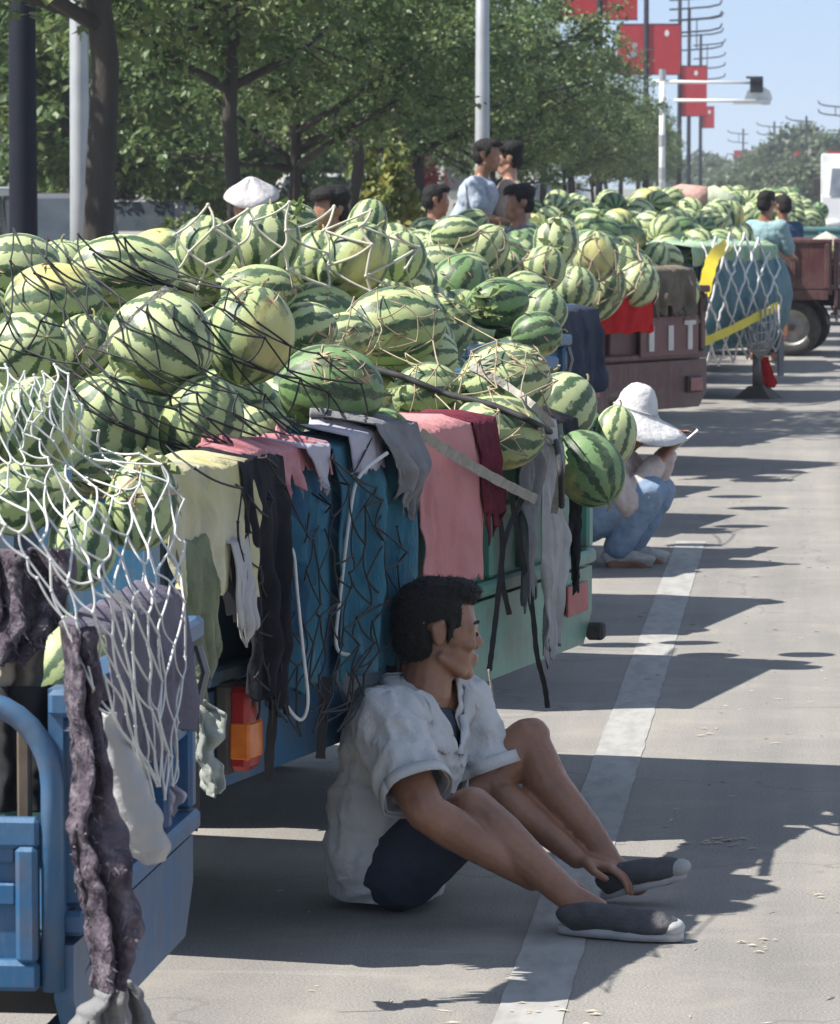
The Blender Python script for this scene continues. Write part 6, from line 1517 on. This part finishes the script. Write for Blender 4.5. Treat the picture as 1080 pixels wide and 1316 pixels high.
for k in range(2): obj('visor', MB().tube([(xs(971) - .08 + .16 * k, -.22, zat(108, Y)), (xs(971) - .08 + .16 * k, -.36, zat(108, Y))], .07, 10, cap=False), hb.data.materials[0], hb)
obj('bracket', MB().box((xs(968), 0, zat(101, Y)), (.42, .1, .06)), hb.data.materials[0], t)
sg = MB().prism([(xs(938), zat(136, Y)), (xs(988), zat(136, Y)), (xs(991), zat(127, Y)), (xs(988), zat(118, Y)), (xs(980), zat(113, Y)), (xs(960), zat(116, Y)), (xs(955), zat(130, Y)), (xs(946), zat(130, Y))], .08, .11, 1).build('sign_plate', mat('pale_sign', (.60, .66, .72), (.66, .7, .74), 3, .5), t)
# cars and other vehicles glimpsed behind the loads
def car(loc, rz, color, label, L=4.3, Wd=1.75, H=1.5, van=False):
    t = empty('parked_car', loc, rz); tag(t, label, 'car', 'vehicles parked behind the trees'); pm_ = mat('car_' + label[:14].replace(' ', '_'), color, tuple(c * .9 for c in color), 2, .3, spec=.6); hl = L / 2
    if van: prof = [(-hl, .32), (-hl, H * .62), (-hl + .1, H * .95), (-hl + .35, H), (hl - 1.1, H), (hl - .55, H * .62), (hl - .05, H * .52), (hl, .45), (hl - .05, .3)]
    else: prof = [(-hl, .35), (-hl - .02, .75), (-hl + .12, .92), (-hl + .65, .98), (-hl + 1.15, H - .06), (-hl + 1.6, H), (.35, H), (hl - 1.35, .98), (hl - .35, .86), (hl - .05, .72), (hl, .42), (hl - .06, .3)]
    n = len(prof); vs_ = []
    for (y_, sc_) in ((-Wd / 2, 1), (Wd / 2, 1)):
        for (x, z) in prof: vs_.append((x, y_ * (.86 if z > 1.05 else 1), z))
    b_ = MB().raw(vs_, [tuple(range(n - 1, -1, -1)), tuple(range(n, 2 * n))] + [(i, (i + 1) % n, n + (i + 1) % n, n + i) for i in range(n)]).build('body', pm_, t)
    bv = b_.modifiers.new('b', 'BEVEL'); bv.width = .05; bv.segments = 2
    gl = mat('car_glass', (.03, .04, .05), (.05, .06, .07), 3, .08)
    for s in (-1, 1):
        y_ = s * (Wd / 2 * .94)
        for (xa, xb) in ((-hl + 1.3, -hl + 2.15), (-hl + 2.25, hl - 1.6)): obj('window', MB().raw([(xa, y_ , 1.0), (xb + .2, y_, 1.0), (xb - .05, y_ * .93, H - .1), (xa + .12, y_ * .93, H - .1)], [(0, 1, 2, 3)]), gl, t)
    obj('windscreen', MB().raw([(hl - 1.38, -.66, 1.03), (hl - 1.38, .66, 1.03), (.42 if not van else hl - .95, .58, H - .03), (.42 if not van else hl - .95, -.58, H - .03)], [(0, 1, 2, 3)]) if not van else MB().raw([(hl - .53, -.7, H * .66), (hl - .53, .7, H * .66), (hl - 1.02, .62, H - .06), (hl - 1.02, -.62, H - .06)], [(0, 1, 2, 3)]), gl, t)
    obj('rear_window', MB().raw([(-hl + .62, -.62, 1.02), (-hl + .62, .62, 1.02), (-hl + 1.12, .56, H - .08), (-hl + 1.12, -.56, H - .08)], [(0, 1, 2, 3)]) if not van else MB().box((-hl - .0, 0, H * .76), (.06, 1.2, .4)), gl, t)
    for s in (-1, 1):
        obj('headlight', MB().ell((hl - .12, s * .62, .68), (.10, .2, .09)), mat('lamp_glass', (.6, .6, .6), None, 4, .1), t, True); obj('tail_light', MB().box((-hl - .0, s * .68, .78), (.06, .26, .14), bev=.02), REDL, t)
        for x in (-hl + .8, hl - .8): wheel(t, x, s * (Wd / 2 - .09), .31, .2)
    obj('number_plate', MB().box((hl + .01, 0, .5), (.02, .44, .13)), mat('blue_plate', (.05, .12, .4), None, 4, .5), t)
    return t
def at(px_, Y): p = P(px_, 240, Y); return (p.x, p.y, .0)
car(at(45, 52), R(-86), (.10, .105, .115), 'dark grey hatchback between the navy pole and the lamp post', H=1.62, van=True)
car(at(-85, 46), R(-85), (.62, .63, .65), 'white car cut by the left edge', H=1.7, van=True)
car(at(425, 82), R(-95), (.42, .42, .41), 'pale grey van behind the slumped person', L=4.6, Wd=1.85, H=1.95, van=True)
car(at(472, 92), R(-95), (.60, .62, .66), 'white car beside the pale grey van', H=1.75, van=True)
car(at(508, 84), R(-92), (.03, .035, .05), 'black car behind the person in the white shirt', H=1.7)
car(at(716, 140), R(-95), (.66, .69, .72), 'white car far behind, right of the standing pair', H=1.9, van=True)
car(at(180, 66), R(-90), (.30, .3, .31), 'grey car half hidden by shrubs between two trunks', H=1.5)
# white lorry at the right edge, far down the road
t = empty('lorry', (P(1112, 240, 104).x, 104, 0), R(-90)); tag(t, 'white lorry cab facing us at the right edge of the road', 'lorry')
LW = mat('lorry_white', (.74, .75, .76), (.66, .67, .69), 2, .35)
obj('cab', MB().prism([(-1.1, .5), (-1.1, 2.2), (-1.0, 2.28), (.35, 2.28), (.62, 1.45), (.66, .5)], -1.0, 1.0, 1), LW, t)
obj('windscreen', MB().raw([(.635, -.86, 1.48), (.635, .86, 1.48), (.405, .8, 2.14), (.405, -.8, 2.14)], [(0, 1, 2, 3)]), mat('car_glass2', (.08, .1, .13), (.2, .22, .25), 3, .08), t)
obj('bumper', MB().box((.66, 0, .62), (.14, 2.0, .26), bev=.03), DARKF, t); obj('cargo_box', MB().box((-3.4, 0, 1.5), (4.4, 2.1, 2.0), bev=.02), LW, t)
obj('mirror', MB().box((.5, 1.16, 1.7), (.08, .2, .42), bev=.02), DARKF, t); obj('mirror', MB().box((.5, -1.16, 1.7), (.08, .2, .42), bev=.02), DARKF, t)
for s in (-1, 1):
    for x in (0, -4.2): wheel(t, x, s * .85, .42, .24)
    obj('headlight', MB().ell((.68, s * .75, .82), (.06, .2, .1)), WHTM, t, True)
# pink and pale tarpaulin over a far load
def far_tarp(pxs, Y, m, label, name='tarpaulin'):
    vs_ = []; n = len(pxs)
    for (x, y) in pxs:
        for k in range(6): p = P(x, y, Y + k * .28); vs_.append(p + Vector((0, 0, .05 * mnoise.noise(Vector((x * .1, k, Y))) - .03 * k)))
        vs_.append(P(x, y, Y - .08) - Vector((0, 0, .16)))
    fs = [(i * 7 + k, (i + 1) * 7 + k, (i + 1) * 7 + k + 1, i * 7 + k + 1) for i in range(n - 1) for k in range(5)] + [(i * 7, i * 7 + 6, (i + 1) * 7 + 6, (i + 1) * 7) for i in range(n - 1)]
    o = obj(name, MB().raw(vs_, fs), m, None, True); md = o.modifiers.new('t', 'SOLIDIFY'); md.thickness = .01; tag(o, label, 'tarpaulin', 'tarpaulins over the far loads')
far_tarp([(838, 252), (855, 243), (875, 239), (895, 240), (910, 243)], 40.5, cloth('salmon_tarp', (.55, .30, .27), (.6, .38, .33), 4), 'salmon pink tarpaulin on top of a far load')
far_tarp([(900, 241), (918, 240), (934, 246), (950, 253)], 42.5, cloth('pale_green_tarp', (.46, .52, .36), (.5, .55, .42), 4), 'pale green tarpaulin beside the salmon one')
far_tarp([(1035, 314), (1046, 304), (1062, 300), (1076, 306), (1082, 318)], 43.6, cloth('cream_tarp', (.56, .53, .47), (.42, .40, .35), 9), 'crumpled cream sheet on the maroon tricycle at right')
# pink-dressed bundle between the trunks
pb = make_shrub(77, 1.0, .45, 40, 26, .10, leaf_mat('pink_blossom', (.45, .10, .10), (.55, .2, .18), (.65, .35, .3)), name='flowering_shrub')
pb.location = (P(541, 228, 58).x, 58, 1.15); pb.location.z = .12; pb.scale = (.9, .9, 2.0); tag(pb, 'pink flowering shrub between the trunks behind the white-shirted person', 'shrub')

# ------------------------------------------------------------------ summer haze over the road
hz = MB().box((0, 500, 8.0), (640, 1100, 18.2)).build('haze', None)
m_ = bpy.data.materials.new('haze'); m_.use_nodes = True; n_ = m_.node_tree
for x in list(n_.nodes):
    if x.type == 'BSDF_PRINCIPLED': n_.nodes.remove(x)
pv = n_.nodes.new('ShaderNodeVolumePrincipled'); pv.inputs['Color'].default_value = (.86, .91, 1.0, 1); pv.inputs['Density'].default_value = .00045; pv.inputs['Anisotropy'].default_value = .2
n_.links.new(pv.outputs[0], n_.nodes['Material Output'].inputs['Volume']); hz.data.materials.append(m_); hz['kind'] = 'stuff'
hz['label'] = 'thin pale summer haze over the road'
